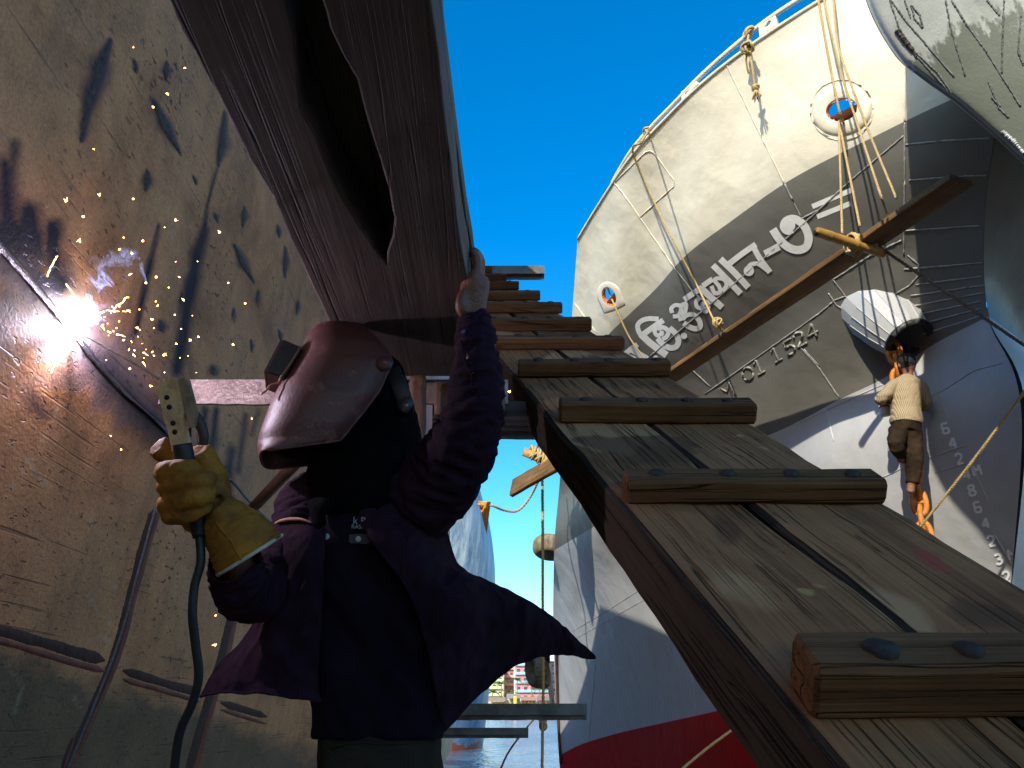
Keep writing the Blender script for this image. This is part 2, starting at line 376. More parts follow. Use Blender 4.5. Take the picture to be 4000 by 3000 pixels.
    yline = np.interp(q[:, 0], [0, 416, 1000, 1800], [2470, 2600, 2790, 3000])
    low = np.clip((q[:, 1]-yline-30+60*jit)/90, 0, 1)
    for nm, a in (('soot', np.clip(soot+0.0, 0, 1)), ('core', core), ('pale', pale), ('red', red), ('low', low)):
        full = np.zeros(len(Vs), np.float32); full[vis] = a
        at = me.attributes.new(nm, 'FLOAT', 'POINT'); at.data.foreach_set('value', full)
    return me

def near_hull_mat():
    t = Nt('scorched_tan_plating')
    at = lambda n: t.attr(n).outputs['Fac']
    c = t.co('Object'); big = t.noise(c, 1.3, 6, 0.65); mid = t.noise(c, 9, 7, 0.65)
    grain = t.noise(t.co('Object', (120, 120, 120)), 1.0, 5, 0.6)
    strk = t.noise(t.co('Object', (14, 1.6, 5), (0, 0, 0.25)), 1.0, 6, 0.65)
    base = t.ramp(big, [(0.3, (0.46, 0.195, 0.078)), (0.5, (0.62, 0.285, 0.118)), (0.72, (0.74, 0.385, 0.175))])
    base = t.mix(0.45, base, t.ramp(mid, [(0.32, (0.32, 0.125, 0.05)), (0.62, (0.74, 0.37, 0.165))]))
    base = t.mix(t.math('MULTIPLY', t.ramp(strk, [(0.5, 0.0), (0.75, 1.0)]), 0.5), base, (0.13, 0.09, 0.052))
    base = t.mix(0.30, base, t.ramp(grain, [(0.35, (0.24, 0.098, 0.04)), (0.65, (0.78, 0.40, 0.185))]))
    base = t.mix(1.0, base, t.ramp(t.noise(c, 2.4, 8, 0.7, 0.6), [(0.32, (0.50, 0.44, 0.40)), (0.5, (0.86, 0.84, 0.82)), (0.66, (1.0, 1.0, 1.0))]), 'MULTIPLY')
    # small rust pits drawn out along the rolling direction, and scratches
    pit = t.noise(t.co('Object', (26, 60, 30), (0, 0, -0.75)), 1.0, 3, 0.55)
    pitm = t.noise(c, 2.1, 3)
    pf = t.math('MULTIPLY', t.ramp(pit, [(0.615, 0.0), (0.66, 1.0)]), t.ramp(pitm, [(0.40, 0.0), (0.62, 1.0)]))
    base = t.mix(t.math('MULTIPLY', pf, 0.85), base, (0.07, 0.04, 0.02))
    scr = None
    for ang, sc, th in ((-0.85, 30, 0.72), (-0.65, 45, 0.73), (0.5, 26, 0.745), (1.3, 34, 0.74)):
        v = t.noise(t.co('Object', (1.3, sc*2.2, 1), (0, 0, ang), (sc, 0, 0)), 1.0, 2, 0.4)
        f = t.ramp(v, [(th-0.055, 0.0), (th-0.015, 1.0)]); scr = f if scr is None else t.math('MAXIMUM', scr, f)
    sc_m = t.ramp(t.noise(c, 3.0, 2), [(0.45, 0.0), (0.6, 1.0)])
    scr = t.math('MULTIPLY', scr, sc_m)
    base = t.mix(t.math('MULTIPLY', scr, 0.55), base, (0.10, 0.07, 0.04))
    dirt = t.mix(0.5, t.ramp(mid, [(0.3, (0.04, 0.028, 0.018)), (0.7, (0.17, 0.12, 0.07))]), t.ramp(grain, [(0.3, (0.04, 0.03, 0.02)), (0.7, (0.16, 0.12, 0.075))]))
    base = t.mix(t.math('MULTIPLY', at('low'), 0.88), base, dirt)
    base = t.mix(t.math('MULTIPLY', at('red'), 0.92), base, t.ramp(mid, [(0.3, (0.13, 0.115, 0.13)), (0.7, (0.24, 0.215, 0.245))]))
    pal = t.math('MULTIPLY', at('pale'), t.ramp(t.noise(t.co('Object', (60, 60, 60)), 1, 4), [(0.35, 0.25), (0.6, 1.0)]))
    base = t.mix(pal, base, (0.50, 0.42, 0.30))
    so = t.math('MULTIPLY', at('soot'), t.math('ADD', 0.95, t.math('MULTIPLY', strk, 0.6)), True)
    base = t.mix(so, base, (0.014, 0.012, 0.017))
    base = t.mix(at('core'), base, t.ramp(t.noise(t.co('Object', (60, 60, 60)), 1, 3), [(0.3, (0.015, 0.012, 0.012)), (0.7, (0.075, 0.055, 0.048))]))
    corn = t.noise(t.co('Object', (45, 45, 45)), 1, 3)
    h = t.math('ADD', t.math('MULTIPLY', mid, 0.6), t.math('MULTIPLY', grain, 0.25))
    h = t.math('ADD', h, t.math('MULTIPLY', at('core'), t.math('ADD', 0.6, corn)))
    h = t.math('SUBTRACT', h, t.math('ADD', t.math('MULTIPLY', pf, 0.7), t.math('MULTIPLY', scr, 0.4)))
    return t.fin(base, t.math('ADD', 0.42, t.math('MULTIPLY', mid, 0.3)), 0.0, t.bump(h, 0.006), Specular_IOR_Level=0.22)

near = empty('ship_hull', (HO.x, HO.y, 0.0), 'huge tan steel hull side scorched with black burn marks, behind the welder', 'ship hull', 'ship hulls in the yard')
link('plating', build_near_hull(), near_hull_mat(), near, H_M)
# weld beads on the seams
bead_m = simple('weld_bead', (0.085, 0.075, 0.075), 0.4, 0.5, var=0.4, scale=80, bump=0.004, bscale=200)
def bead(pts, r, n=90):
    c = [HPs(x, y, 0.001) for x, y, _ in catmull([(x, y, 0) for x, y in pts], n)]
    bm = bmesh.new(); tube_bm(bm, c, [(r*(0.8+0.4*abs(math.sin(i*1.7))), r*0.45) for i in range(n)], 7, flat=tuple(HX))
    return bm_obj('weld_seam', bm, bead_m, near)
bead([(-60, 895), (0, 960), (140, 1120), (262, 1272)], 0.010)
bead([(285, 1300), (400, 1445), (650, 1690)], 0.009)
bead([(650, 1690), (886, 1866), (1067, 2057), (1200, 2190)], 0.007)
bead([(604, 1980), (545, 2210), (455, 2530), (262, 3000)], 0.006)

def strip(pts, w, mat, off, name='primer_strip'):
    L = sum(math.hypot(b[0]-a[0], b[1]-a[1]) for a, b in zip(pts[:-1], pts[1:])); n = int(L/5)
    c = catmull([(x, y, 0) for x, y in pts], n)[:, :2]; tg = np.gradient(c, axis=0); tg /= np.linalg.norm(tg, axis=1)[:, None]; bm = bmesh.new(); prev = None; sd = pts[0][0]*0.37+pts[0][1]
    for i, (q, t) in enumerate(zip(c, tg)):
        nn = np.array([-t[1], t[0]]); e = min(1, i/6, (n-1-i)/6)*0.8+0.2
        u = w*e*(0.72+0.22*mnoise.noise(V((i*0.05, sd, 0)))+0.10*mnoise.noise(V((i*0.5, sd, 2)))); v = w*e*(0.72+0.22*mnoise.noise(V((i*0.045, sd, 5)))+0.10*mnoise.noise(V((i*0.55, sd, 7))))
        m = HPs(*q, off); cur = [bm.verts.new(p_) for p_ in (HPs(*(q+nn*u), 0.0), HPs(*(q+nn*u*0.8), off), HPs(*(q-nn*v*0.8), off), HPs(*(q-nn*v), 0.0))]
        if prev: [bm.faces.new((prev[k], prev[k+1], cur[k+1], cur[k])) for k in range(3)]
        prev = cur
    return bm_obj(name, bm, mat, near)
M_prime = simple('red_primer', (0.15, 0.036, 0.018), 0.6, var=0.35, scale=20, bump=0.003, dirt=(0.07, 0.02, 0.012)); M_prime_d = simple('dark_rust_strip', (0.036, 0.012, 0.008), 0.7, var=0.4, scale=25, bump=0.004); M_grime = simple('seam_grime', (0.05, 0.034, 0.02), 0.85, var=0.4, scale=20)
for y0 in (0,):
    for pts, w in [([(-80,2440),(0,2462),(200,2520),(412,2580)],34), ([(478,2618),(630,2664),(782,2708)],27), ([(862,2744),(940,2768),(1040,2800)],22)]:
        strip(pts, w*0.9, M_prime_d, 0.001); strip([(x, y+w*1.25) for x, y in pts], w*0.55, M_prime, 0.0015)
for pts, w in [([(596,1985),(520,2260),(440,2560),(345,2790),(250,3000),(220,3070)],26), ([(916,2330),(860,2560),(735,3000),(715,3070)],30), ([(1015,2190),(990,2340)],13), ([(275,2880),(228,3010)],12)]:
    strip([(x+8, y) for x, y in pts], w*0.85, M_prime_d, 0.001); strip([(x+w*0.7+8, y) for x, y in pts], w*0.45, M_prime, 0.0015)
# ------------------------------------------------------------------ steel brackets welded to that hull
def hull_at(y, z):                                                         # x of the hull plane
    return (HD - HN.y*(y-CAM.y) - HN.z*(z-CAM.z)) / HN.x
def bracket_bar(name, y, ztop, x1, hgt, parent, mat, x0=None, th=0.012, flange=0.05):
    x0 = hull_at(y, ztop) if x0 is None else x0
    bm = bmesh.new(); L = x1-x0
    n = 26
    for (dy, dz, w, h) in ((0, -hgt, th, hgt), (th, -th-0.0, flange, th)):
        vs = []
        for i in range(n+1):
            x = x0+L*i/n; e = 0.0015*math.sin(i*2.3)+0.001*math.sin(i*5.1)
            vs.append([bm.verts.new(p) for p in ((x, y+dy, ztop+dz+e), (x, y+dy+w, ztop+dz+e), (x, y+dy+w, ztop+dz+h-0.002), (x, y+dy, ztop+dz+h-0.002))])
        for a, b in zip(vs[:-1], vs[1:]):
            for k in range(4): bm.faces.new((a[k], a[(k+1) % 4], b[(k+1) % 4], b[k]))
        bm.faces.new(vs[0]); bm.faces.new(vs[-1])
    return bm_obj(name, bm, mat, parent, smooth=False)

p = P(700, 1480, 2.29); yb = p.y; zt = p.z
br = empty('steel_bracket', (hull_at(yb, zt), yb, zt), 'rusty flat bar bracket with a slanting strut, under the forked timber end', 'bracket', 'steel brackets on the tan hull')
bracket_bar('bar', yb, zt, P(1985, 1530, 2.3).x, 0.080, br, M_bar, flange=0.07)
q0 = HP(940, 2035); q1 = V((-0.36, q0.y, zt-0.07)); 
bm = bmesh.new(); tube_bm(bm, [q0, P(1365, 1590, 2.31)], [(0.024, 0.018)]*2, 8, flat=(0, 1, 0)); bm_obj('strut', bm, M_rust, br)
bm = timber_bm(0.21, 0.045, 0.03, 0.006, 14, 0.004, 5)
bm_obj('upright', bm, M_rust, br, TM(P(1603, 1478, 2.16), frame((0.03, 0.02, -1), (1, 0, 0))))
bm = timber_bm(0.20, 0.10, 0.02, 0.004, 10, 0.004, 9)
bm_obj('gusset_plate', bm, M_rust, br, TM(P(1700, 1490, 2.2), frame((1, 0, 0), (0, 0, -1))))
bm = timber_bm(0.36, 0.10, 0.16, 0.004, 10, 0.003, 11)
bm_obj('bearing_block', bm, M_dark_plank, br, TM(P(1690, 1560, 2.36), frame((1, 0.05, 0), (0, 0.2, -1))))

def channel(px0, py0, px1, py1, Z, hgt, label, flange=0.05, mat=M_channel):
    a = P(px1, py0, Z); top = P(px1, py0, Z).z
    x0 = hull_at(a.y, top)-0.02
    e = empty('steel_bracket', (x0, a.y, top), label, 'bracket', 'steel brackets on the tan hull')
    bracket_bar('web', a.y, top, a.x, hgt, e, mat, x0, 0.01, flange)
    bracket_bar('lower_flange', a.y+0.0115, top-hgt+0.012, a.x, 0.009, e, mat, x0, flange, 0.01)
    return e
channel(0, 1037, 2126, 1075, 8.3, 0.10, 'dark steel channel sticking out against the sky beside the top of the gangway')
channel(0, 2747, 2292, 2790, 6.2, 0.088, 'long steel channel crossing in front of the distant shore')
channel(0, 2842, 2064, 2868, 8.2, 0.072, 'short steel channel below the longer one, low over the water', 0.045)

# ------------------------------------------------------------------ forked timber overhead and the board on it
BH = 0.88
def prism(name, loops_px, h, thick, mat, label=None, cat=None, bev=0.007, local=None):
    pts = [PH(x, y, h) for x, y in loops_px]
    o = pts[0].copy(); ax = V((-0.02, 1, 0)).normalized(); rot = frame(ax, (-1, -0.02, 0)); M = TM(V((pts[0].x, pts[0].y, CAM.z+h)), rot); Mi = M.inverted()
    bm = bmesh.new(); vs = [bm.verts.new(Mi @ p) for p in pts]
    f = bm.faces.new(vs); bmesh.ops.recalc_face_normals(bm, faces=[f])
    r = bmesh.ops.extrude_face_region(bm, geom=[f])
    up = (Mi.to_3x3() @ V((0, 0, 1))) * thick
    for v in [g for g in r['geom'] if isinstance(g, bmesh.types.BMVert)]: v.co += up
    ob = bm_obj(name, bm, mat, None, M, smooth=False)
    b = ob.modifiers.new('worn_edge', 'BEVEL'); b.width = bev; b.segments = 2; b.limit_method = 'ANGLE'; b.angle_limit = R(50)
    if label: tag(ob, label, cat)
    return ob
left_e = [(500, -420), (660, 0), (709, 119), (772, 225), (878, 424), (971, 617), (1064, 769), (1131, 928), (1170, 1008), (1212, 1100), (1250, 1180), (1288, 1262), (1330, 1380), (1352, 1471)]
right_e = [(1852, 1471), (1842, 1290), (1829, 1094), (1807, 995), (1787, 862), (1767, 663), (1740, 464), (1714, 199), (1684, 0), (1640, -420)]
slot_r = [(1150, -420), (1256, 0), (1290, 113), (1329, 206), (1396, 318), (1424, 431), (1469, 584), (1516, 729), (1541, 855), (1533, 928), (1512, 985)]
slot_l = [(1509, 1028), (1482, 995), (1396, 869), (1323, 749), (1270, 630), (1237, 530), (1177, 431), (1164, 298), (1150, 133), (1111, 0), (1060, -420)]
def wig(pts, amp, seed, step=22):
    out = []
    for a, b in zip(pts[:-1], pts[1:]):
        n = max(1, int(math.hypot(b[0]-a[0], b[1]-a[1])/step))
        for i in range(n):
            t = i/n; x = a[0]+(b[0]-a[0])*t; y = a[1]+(b[1]-a[1])*t
            d = amp*(mnoise.noise(V((y*0.012, seed, x*0.004)))+0.6*mnoise.noise(V((y*0.06, seed+5, 0))))
            out.append((x+d, y))
    out.append(pts[-1]); return out
prism('forked_timber', wig(left_e, 3, 1) + wig(right_e, 2, 2) + wig(slot_r, 3.5, 3) + wig(slot_l[:-1], 3.5, 4) + [slot_l[-1]], BH, 0.105, M_beam,
      'heavy dark cracked timber with a long tapering slot, above the welder', 'timber', 0.004)
prism('scaffold_plank', [(640, -300), (900, 300), (1300, 1100), (1430, 1330)] + [(1880, 1330), (1858, 1100), (1847, 981), (1820, 829), (1780, 530), (1755, 332), (1729, 133), (1721, 0), (1690, -300)], 0.988, 0.05, M_pale_plank,
      'paler board lying on top of the forked timber, its edge against the sky', 'plank', 0.004)

# ------------------------------------------------------------------ the cleated gangway
GD = V((-0.1714, 0.797, 0.5792)).normalized(); GE = V((1, 0, 0)); GN = GE.cross(GD).normalized()
def GZ(Z): 
    yy = 800 + 1714/Z; xx = 1463 + (yy-800)/1.221
    return P(xx, yy, Z)                                                    # the left arris of the walking surface
g0 = GZ(1.459)
def Gp(s, e, n=0.0): return g0 + GD*s + GE*e + GN*n
def s_of(Z): return (GZ(Z)-g0).dot(GD)
gang = empty('gangway', Gp(-2.9, 0.25), 'long steep gangway of two worn planks with bolted wooden cleats, rising past the welder', 'gangway')
GW = (0.245, 0.262); gap = 0.004; GT = 0.13; GL0, GL1 = -2.9, s_of(9.4)
rotG = frame(GD, -GE, None)          # x along, y to the left, z = x cross y
y_ax = (GE - GD*GE.dot(GD)).normalized()
rotP = Matrix((GD, y_ax, GD.cross(y_ax))).transposed()
zs = 1 if rotP.col[2].dot(GN) > 0 else -1
def plank(e0, w, seed):
    L = GL1-GL0; bm = timber_bm(L, w*y_ax.dot(GE), GT, 0.009, 130, 0.007, seed)
    o = Gp(GL0, e0, -GT if zs > 0 else 0.0)
    ob = bm_obj('plank', bm, [M_ramp, M_ramp_shade], gang, TM(o, rotP))
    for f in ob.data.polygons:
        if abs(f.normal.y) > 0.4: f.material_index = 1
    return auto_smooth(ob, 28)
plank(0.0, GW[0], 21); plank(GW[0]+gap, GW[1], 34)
zl = [0.85, 1.459, 2.0, 2.535, 3.02, 3.46, 4.02, 4.57, 5.13, 5.72, 6.4, 7.1, 7.8, 8.5, 9.2]
ss = [-2.45, -1.85, -1.21] + [s_of(z) for z in zl]
rotC = Matrix((GE, (GD-GE*GD.dot(GE)).normalized(), GE.cross((GD-GE*GD.dot(GE)).normalized()))).transposed()
bolt_me = None
for i, s in enumerate(ss):
    rr = random.Random(i*13+3)
    L = 0.505+rr.uniform(-0.012, 0.012); W = 0.066+rr.uniform(-0.006, 0.008); T = 0.052+rr.uniform(-0.004, 0.005)
    if i == 3: T, W = 0.066, 0.075
    e0 = 0.004+rr.uniform(-0.004, 0.012) + (0.012 if i == 3 else 0)
    tilt = Matrix.Rotation(rr.uniform(-0.016, 0.016), 3, 'Z')
    bm = timber_bm(L, W, T, 0.0055+0.002*rr.random(), 22, 0.004, 50+i)
    c = auto_smooth(bm_obj('cleat', bm, M_cleat, gang, TM(Gp(s, e0, 0.001), rotC @ tilt)), 28)
    if s > -1.3:
        for k in range(4):
            bx = L*(0.14+0.245*k)+rr.uniform(-0.02, 0.02)
            bb = bmesh.new(); r = 0.0145+0.003*rr.random() + (0.006 if i == 3 and k == 0 else 0)
            prof = [(0, 0.0055), (r*0.55, 0.005), (r*0.9, 0.0028), (r, 0.0006), (r, -0.004)]
            rg = [[bb.verts.new((q*math.cos(a)*(1+0.1*math.sin(3*a+k)), q*math.sin(a)*(1+0.08*math.cos(2*a+i)), z)) for a in [2*math.pi*j/12 for j in range(12)]] for q, z in prof[1:]]
            top = bb.verts.new((0, 0, prof[0][1]))
            for j in range(12): bb.faces.new((top, rg[0][j], rg[0][(j+1) % 12]))
            for a, b in zip(rg[:-1], rg[1:]):
                for j in range(12): bb.faces.new((a[j], b[j], b[(j+1) % 12], a[(j+1) % 12]))
            bm_obj('bolt', bb, M_bolt, c, TM(Gp(s, e0, 0.001), rotC @ tilt) @ Matrix.Translation((bx, W*0.48+rr.uniform(-0.005, 0.005), T+0.001)) @ Matrix.Rotation(rr.uniform(-0.12, 0.12), 4, 'X'))
# ------------------------------------------------------------------ the freshly painted ship on the right
def paint(name, col, var=0.08, rough=0.38, dent=0.02, streak=None, spec=0.5, fine=0.002, patch=None):
    t = Nt(name); c = t.co('Object')
    d1 = t.noise(c, 1.5, 3, 0.4, 0.2); d2 = t.noise(c, 5.5, 5, 0.55); d3 = t.noise(t.co('Object', (60, 60, 60)), 1.0, 3)
    col_n = t.ramp(t.noise(c, 2.6, 7, 0.65), [(0.3, tuple(x*(1-var) for x in col)), (0.7, tuple(min(1, x*(1+var)) for x in col))])
    if streak:
        s1 = t.noise(t.co('Object', (5, 5, 0.7)), 1.0, 7, 0.65)
        col_n = t.mix(t.math('MULTIPLY', t.ramp(s1, [(0.46, 0.0), (0.66, 1.0)]), streak[1]), col_n, streak[0])
    if patch:
        col_n = t.mix(t.ramp(t.noise(c, patch[1], 5, 0.6), [(patch[2], 0.0), (patch[2]+0.06, 1.0)]), col_n, patch[0])
    n = t.bump(d1, dent*2.8); n = t.bump(d2, dent*0.28, 1.0, n); n = t.bump(d3, fine, 1.0, n)
    return t.fin(col_n, t.math('ADD', rough-0.08, t.math('MULTIPLY', d2, 0.2)), 0, n, Specular_IOR_Level=spec)
P_cream = paint('cream_hull_paint', (0.66, 0.60, 0.46), 0.07, 0.42, 0.022)
P_dark = paint('dark_grey_band_paint', (0.150, 0.142, 0.118), 0.08, 0.36, 0.014)
P_light = paint('pale_grey_hull_paint', (0.46, 0.465, 0.46), 0.06, 0.33, 0.016, ((0.44, 0.43, 0.36), 0.5))
P_red = paint('red_boot_paint', (0.55, 0.012, 0.008), 0.10, 0.55, 0.012, spec=0.12)
P_letter = simple('letter_paint', (0.86, 0.84, 0.76), 0.5, var=0.08, scale=12)
P_white_ = simple('draft_mark_paint', (0.93, 0.93, 0.92), 0.45, var=0.05)
P_rim = simple('orange_rim_paint', (0.62, 0.13, 0.03), 0.5, var=0.1)

D_ = [PH(2257,928,6.6), PH(2341,790,6.65), PH(2471,597,6.7), PH(2582,476,6.75), PH(2733,328,6.8), PH(2900,195,6.85), PH(3100,60,6.9), PH(3300,-60,6.95), PH(3500,-160,7.0), CAM+V((4.325,4.9,7.1))]
B_ = [P(2215,1500,13.8), PH(2375,1309,5.35), PH(2556,1134,5.4), PH(2682,995,5.4), PH(2857,863,5.4), PH(3092,700,5.4), PH(3422,530,5.4), PH(3717,389,5.33), P(3890,330,7.1)]
K_ = [P(2185,1900,17.0), P(2450,1740,13.4), PH(2755,1538,4.2), PH(2980,1380,4.25), PH(3200,1224,4.3), PH(3500,1050,4.38), P(3845,850,7.66)]
G_ = [P(2165,2150,18.5), PH(2350,2040,3.4), PH(2600,1900,3.4), PH(2900,1745,3.4), PH(3100,1657,3.4), PH(3280,1560,3.45), PH(3447,1480,3.5), P(3640,1350,8.35), P(3860,1236,7.8)]
S_ = [P(2162,2520,23), P(2240,2468,20), P(2500,2300,15), P(2800,2110,12.36), P(3200,1900,9.57), P(3600,1740,8.24), P(3990,1620,7.2)]
R_ = [P(2183,2952,24), P(2265,2910,22), P(2400,2868,19), P(2500,2844,17), P(2816,2774,12.5), P(3300,2660,9.8), CAM+V((5.25,8.6,0.6))]
E_ = [P(2200,3090,24), P(2300,3090,22), P(2430,3100,19), P(2530,3100,17), P(2850,3100,12.5), P(3330,3060,9.8), CAM+V((5.3,8.9,-0.5))]
NC, SEG = 300, 40
SG = loft([D_, B_, K_, G_, S_, R_, E_], NC, 6*SEG+1)
ship = empty('cargo_ship', (4.6, 8, -0.8), 'freshly painted ship with white Bengali lettering on its dark grey band and a red bottom', 'ship')
cn = np.array([1, -0.25, 0])/math.sqrt(1.0625); cp0 = np.array([4.6, 6, 0])
def mirror(A): 
    d = (A.reshape(-1, 3)-cp0) @ cn; return (A.reshape(-1, 3)-2*d[:, None]*cn).reshape(A.shape)
nr = SG.shape[0]
V1 = SG.reshape(-1, 3); V2 = mirror(SG).reshape(-1, 3)
px1 = proj_np(V1)
def inell(p, c, a, b, ang):
    d = p-np.array(c); ca, sa = math.cos(R(ang)), math.sin(R(ang)); u = d[0]*ca+d[1]*sa; v = -d[0]*sa+d[1]*ca
    return (u/a)**2+(v/b)**2 < 1
HOLES = [((3289, 429), 60, 44, -14), ((2381, 1158), 25, 37, -22)]
fs = []; mi = []
for r in range(nr-1):
    t = (r+0.5)/SEG; m = 0 if t < 1 else 1 if t < 3 else 2 if t < 5 else 3
    for c in range(NC-1):
        a = r*NC+c
        if m == 0:
            ctr = (px1[a]+px1[a+1]+px1[a+NC]+px1[a+NC+1])/4
            if any(inell(ctr, *h) for h in HOLES): continue
        fs.append((a, a+1, a+NC+1, a+NC)); mi.append(m)
o2 = len(V1)
for r in range(0, nr-1, 4):
    t = (r+0.5)/SEG; m = 0 if t < 1 else 1 if t < 3 else 2 if t < 5 else 3
    for c in range(NC-1):
        a = o2+r*NC+c; r2 = min(4, nr-1-r); fs.append((a, a+r2*NC, a+r2*NC+1, a+1)); mi.append(m)
# main deck inside the bulwark and the after end closing the hull
dk = int(SEG*0.75)
me = pymesh('shell', np.r_[V1, V2], fs)
for m in (P_cream, P_dark, P_light, P_red): me.materials.append(m)
me.polygons.foreach_set('material_index', mi)
shell = link('shell', me, None, ship)
cf = [(dk*NC+c, dk*NC+c+1, o2+dk*NC+c+1, o2+dk*NC+c) for c in range(8, NC-12)]
cl = [(r*NC, (r+1)*NC, o2+(r+1)*NC, o2+r*NC) for r in range(dk, nr-1)]
me = pymesh('deck', np.r_[V1, V2], cf+cl); link('deck', me, P_light, ship)
for o_ in (bpy.data.objects['deck'],):
    bm = bmesh.new(); bm.from_mesh(o_.data); bmesh.ops.delete(bm, geom=[v for v in bm.verts if not v.link_faces], context='VERTS'); bm.to_mesh(o_.data); bm.free()
bvh = BVHTree.FromPolygons([tuple(v) for v in V1], [f for f in fs if max(f) < o2])
bvh_all = BVHTree.FromPolygons([tuple(v) for v in V1], [(r*NC+c, r*NC+c+1, (r+1)*NC+c+1, (r+1)*NC+c) for r in range(nr-1) for c in range(NC-1)])
def SH(px, py, off=0.006):
    d = ray(px, py).normalized(); loc, n, i, dist = bvh_all.ray_cast(CAM, d)
    if loc is None: return None
    if n.dot(d) > 0: n = -n
    return loc + n*off
def hull_ribbon(bm, pts, w, off, smooth=True, n=None):
    """painted stroke: polyline in photograph pixels laid on the shell, constant width"""
    n = n or max(8, len(pts)*7)
    c = catmull([(x, y, 0) for x, y in pts], n)[:, :2] if smooth and len(pts) > 2 else np.array([np.array(pts[0])*(1-t)+np.array(pts[-1])*t for t in np.linspace(0, 1, 8)]) if len(pts) == 2 else np.concatenate([np.linspace(pts[i], pts[i+1], 8) for i in range(len(pts)-1)])
    tg = np.gradient(c, axis=0); tg /= np.linalg.norm(tg, axis=1)[:, None]+1e-9; nn = np.stack([-tg[:, 1], tg[:, 0]], 1)
    prev = None
    for p, q in zip(c, nn):
        a, b = SH(*(p+q*w/2), off), SH(*(p-q*w/2), off)
        if a is None or b is None: prev = None; continue
        cur = (bm.verts.new(a), bm.verts.new(b))
        if prev: bm.faces.new((prev[0], prev[1], cur[1], cur[0]))
        prev = cur
def hull_disc(bm, c, r, off):
    vs = [bm.verts.new(SH(c[0]+r*math.cos(a), c[1]+r*math.sin(a), off)) for a in [2*math.pi*k/20 for k in range(20)]]; bm.faces.new(vs)
def hull_seam(pts, r=0.007, wob=0.5, off=0.002, n=None):
    L = sum(math.hypot(b[0]-a[0], b[1]-a[1]) for a, b in zip(pts[:-1], pts[1:])); n = n or max(8, int(L/7))
    c = np.concatenate([np.linspace(pts[i], pts[i+1], max(2, int(n/len(pts)))) for i in range(len(pts)-1)])
    w = [SH(x+wob*1.4*random.uniform(-1, 1), y+wob*1.4*random.uniform(-1, 1), off) for x, y in c]
    w = [p for p in w if p is not None]
    bm = bmesh.new(); tube_bm(bm, w, [r*random.uniform(0.7, 1.35) for _ in w], 6); return bm
def join_bm(bms):
    out = bmesh.new()
    for b in bms:
        me = bpy.data.meshes.new('t'); b.to_mesh(me); b.free(); out.from_mesh(me); bpy.data.meshes.remove(me)
    return out
# weld seams
z3 = lambda x, y: (2100+x/1.659, y/1.659); z4 = lambda x, y: (3000+x/1.659, y/1.659); z5 = lambda x, y: (2200+x/1.659, 700+y/1.659); z6 = lambda x, y: (3100+x/1.8433, 900+y/1.8433); z7 = lambda x, y: (3100+x/2.37, 1700+y/2.37)
cream_s = [[z3(1220,410), z3(1600,1190)], [z3(495,1180), z3(560,1260), z3(830,1650), z5(710,560)], [z4(890,370), z4(886,790)], [z5(30,745), z5(220,1000)],
           [z3(500,1180), z3(700,985), z3(730,978), z3(755,990), z3(885,1170), z3(885,1205), z3(660,1410)]]
dark_s = [[z3(1600,1190), z3(1655,1300), z4(215,1410)], [z5(710,560), z5(850,740), z5(960,820)], [z4(886,790), z4(885,1180), z4(880,1650)], [z4(890,938), z4(1100,915), z4(1470,893)],
          [z4(915,1168), z4(1280,1140), z4(1659,1130)], [z4(888,1495), z4(1250,1470), z4(1659,1448)], [z6(795,280), z6(1100,255), z6(1400,228), z6(1659,205)], [z6(880,390), z6(1250,345), z6(1659,290)],
          [z6(842,470), z6(1250,412), z6(1659,355)], [z6(832,550), z6(1200,480), z6(1370,450), z6(1640,435)], [z6(862,612), z6(1350,512)], [z6(890,682), z6(1355,562)],
          [z5(920,1390), z5(1659,870), z6(300,500), z6(372,475)], [z4(220,1415), z4(330,1360), z4(540,1165), z4(880,880)], [z5(560,1150), z5(1000,770), z5(1659,200)],
          [z6(440,560), z6(285,355), z6(545,185)], [z6(545,185), z6(775,70)], [z5(815,1215), z5(955,1345)], [z6(820,180), z6(900,245), z6(905,320), z6(830,400), z6(690,480)], [z6(250,450), z6(310,540), z6(420,610)],
          [z6(50,840), z6(180,985), z6(330,1205)], [z5(1560,1100), z5(1659,1210)]]
light_s = [[z6(640,1110), z6(0,1395)], [z6(230,1280), z6(290,1520)], [z7(810,400), z7(1040,290)], [z7(1230,220), z7(1600,90)], [z7(1310,345), z7(1600,260)], [(2235,2467), (2380,2380), (2500,2303)], [(2255,2490), (2380,2420), (2500,2351), (2620,2290)],
           [(2300,2890), (2330,2560)], [(2690,2560), (2720,2790)], [z6(920,750), z6(1150,680), z6(1355,612)], [z6(1000,1190), z6(1080,1150), z6(1300,1010), z6(1500,955)], [z6(930,930), z6(1020,1150), z6(1130,1370)], [(3790,1800), (3860,1960)], [(3880,2080), (3960,2220)]]
for lst, m in ((cream_s, P_cream), (dark_s, simple('seam_paint', (0.30, 0.29, 0.26), 0.35, var=0.3, scale=30)), (light_s, P_light)):
    for s in lst: bm_obj('weld_seam', hull_seam(s, 0.0085 if m != P_light else 0.006), m, ship)
# the painted edge of the band
bm = bmesh.new()
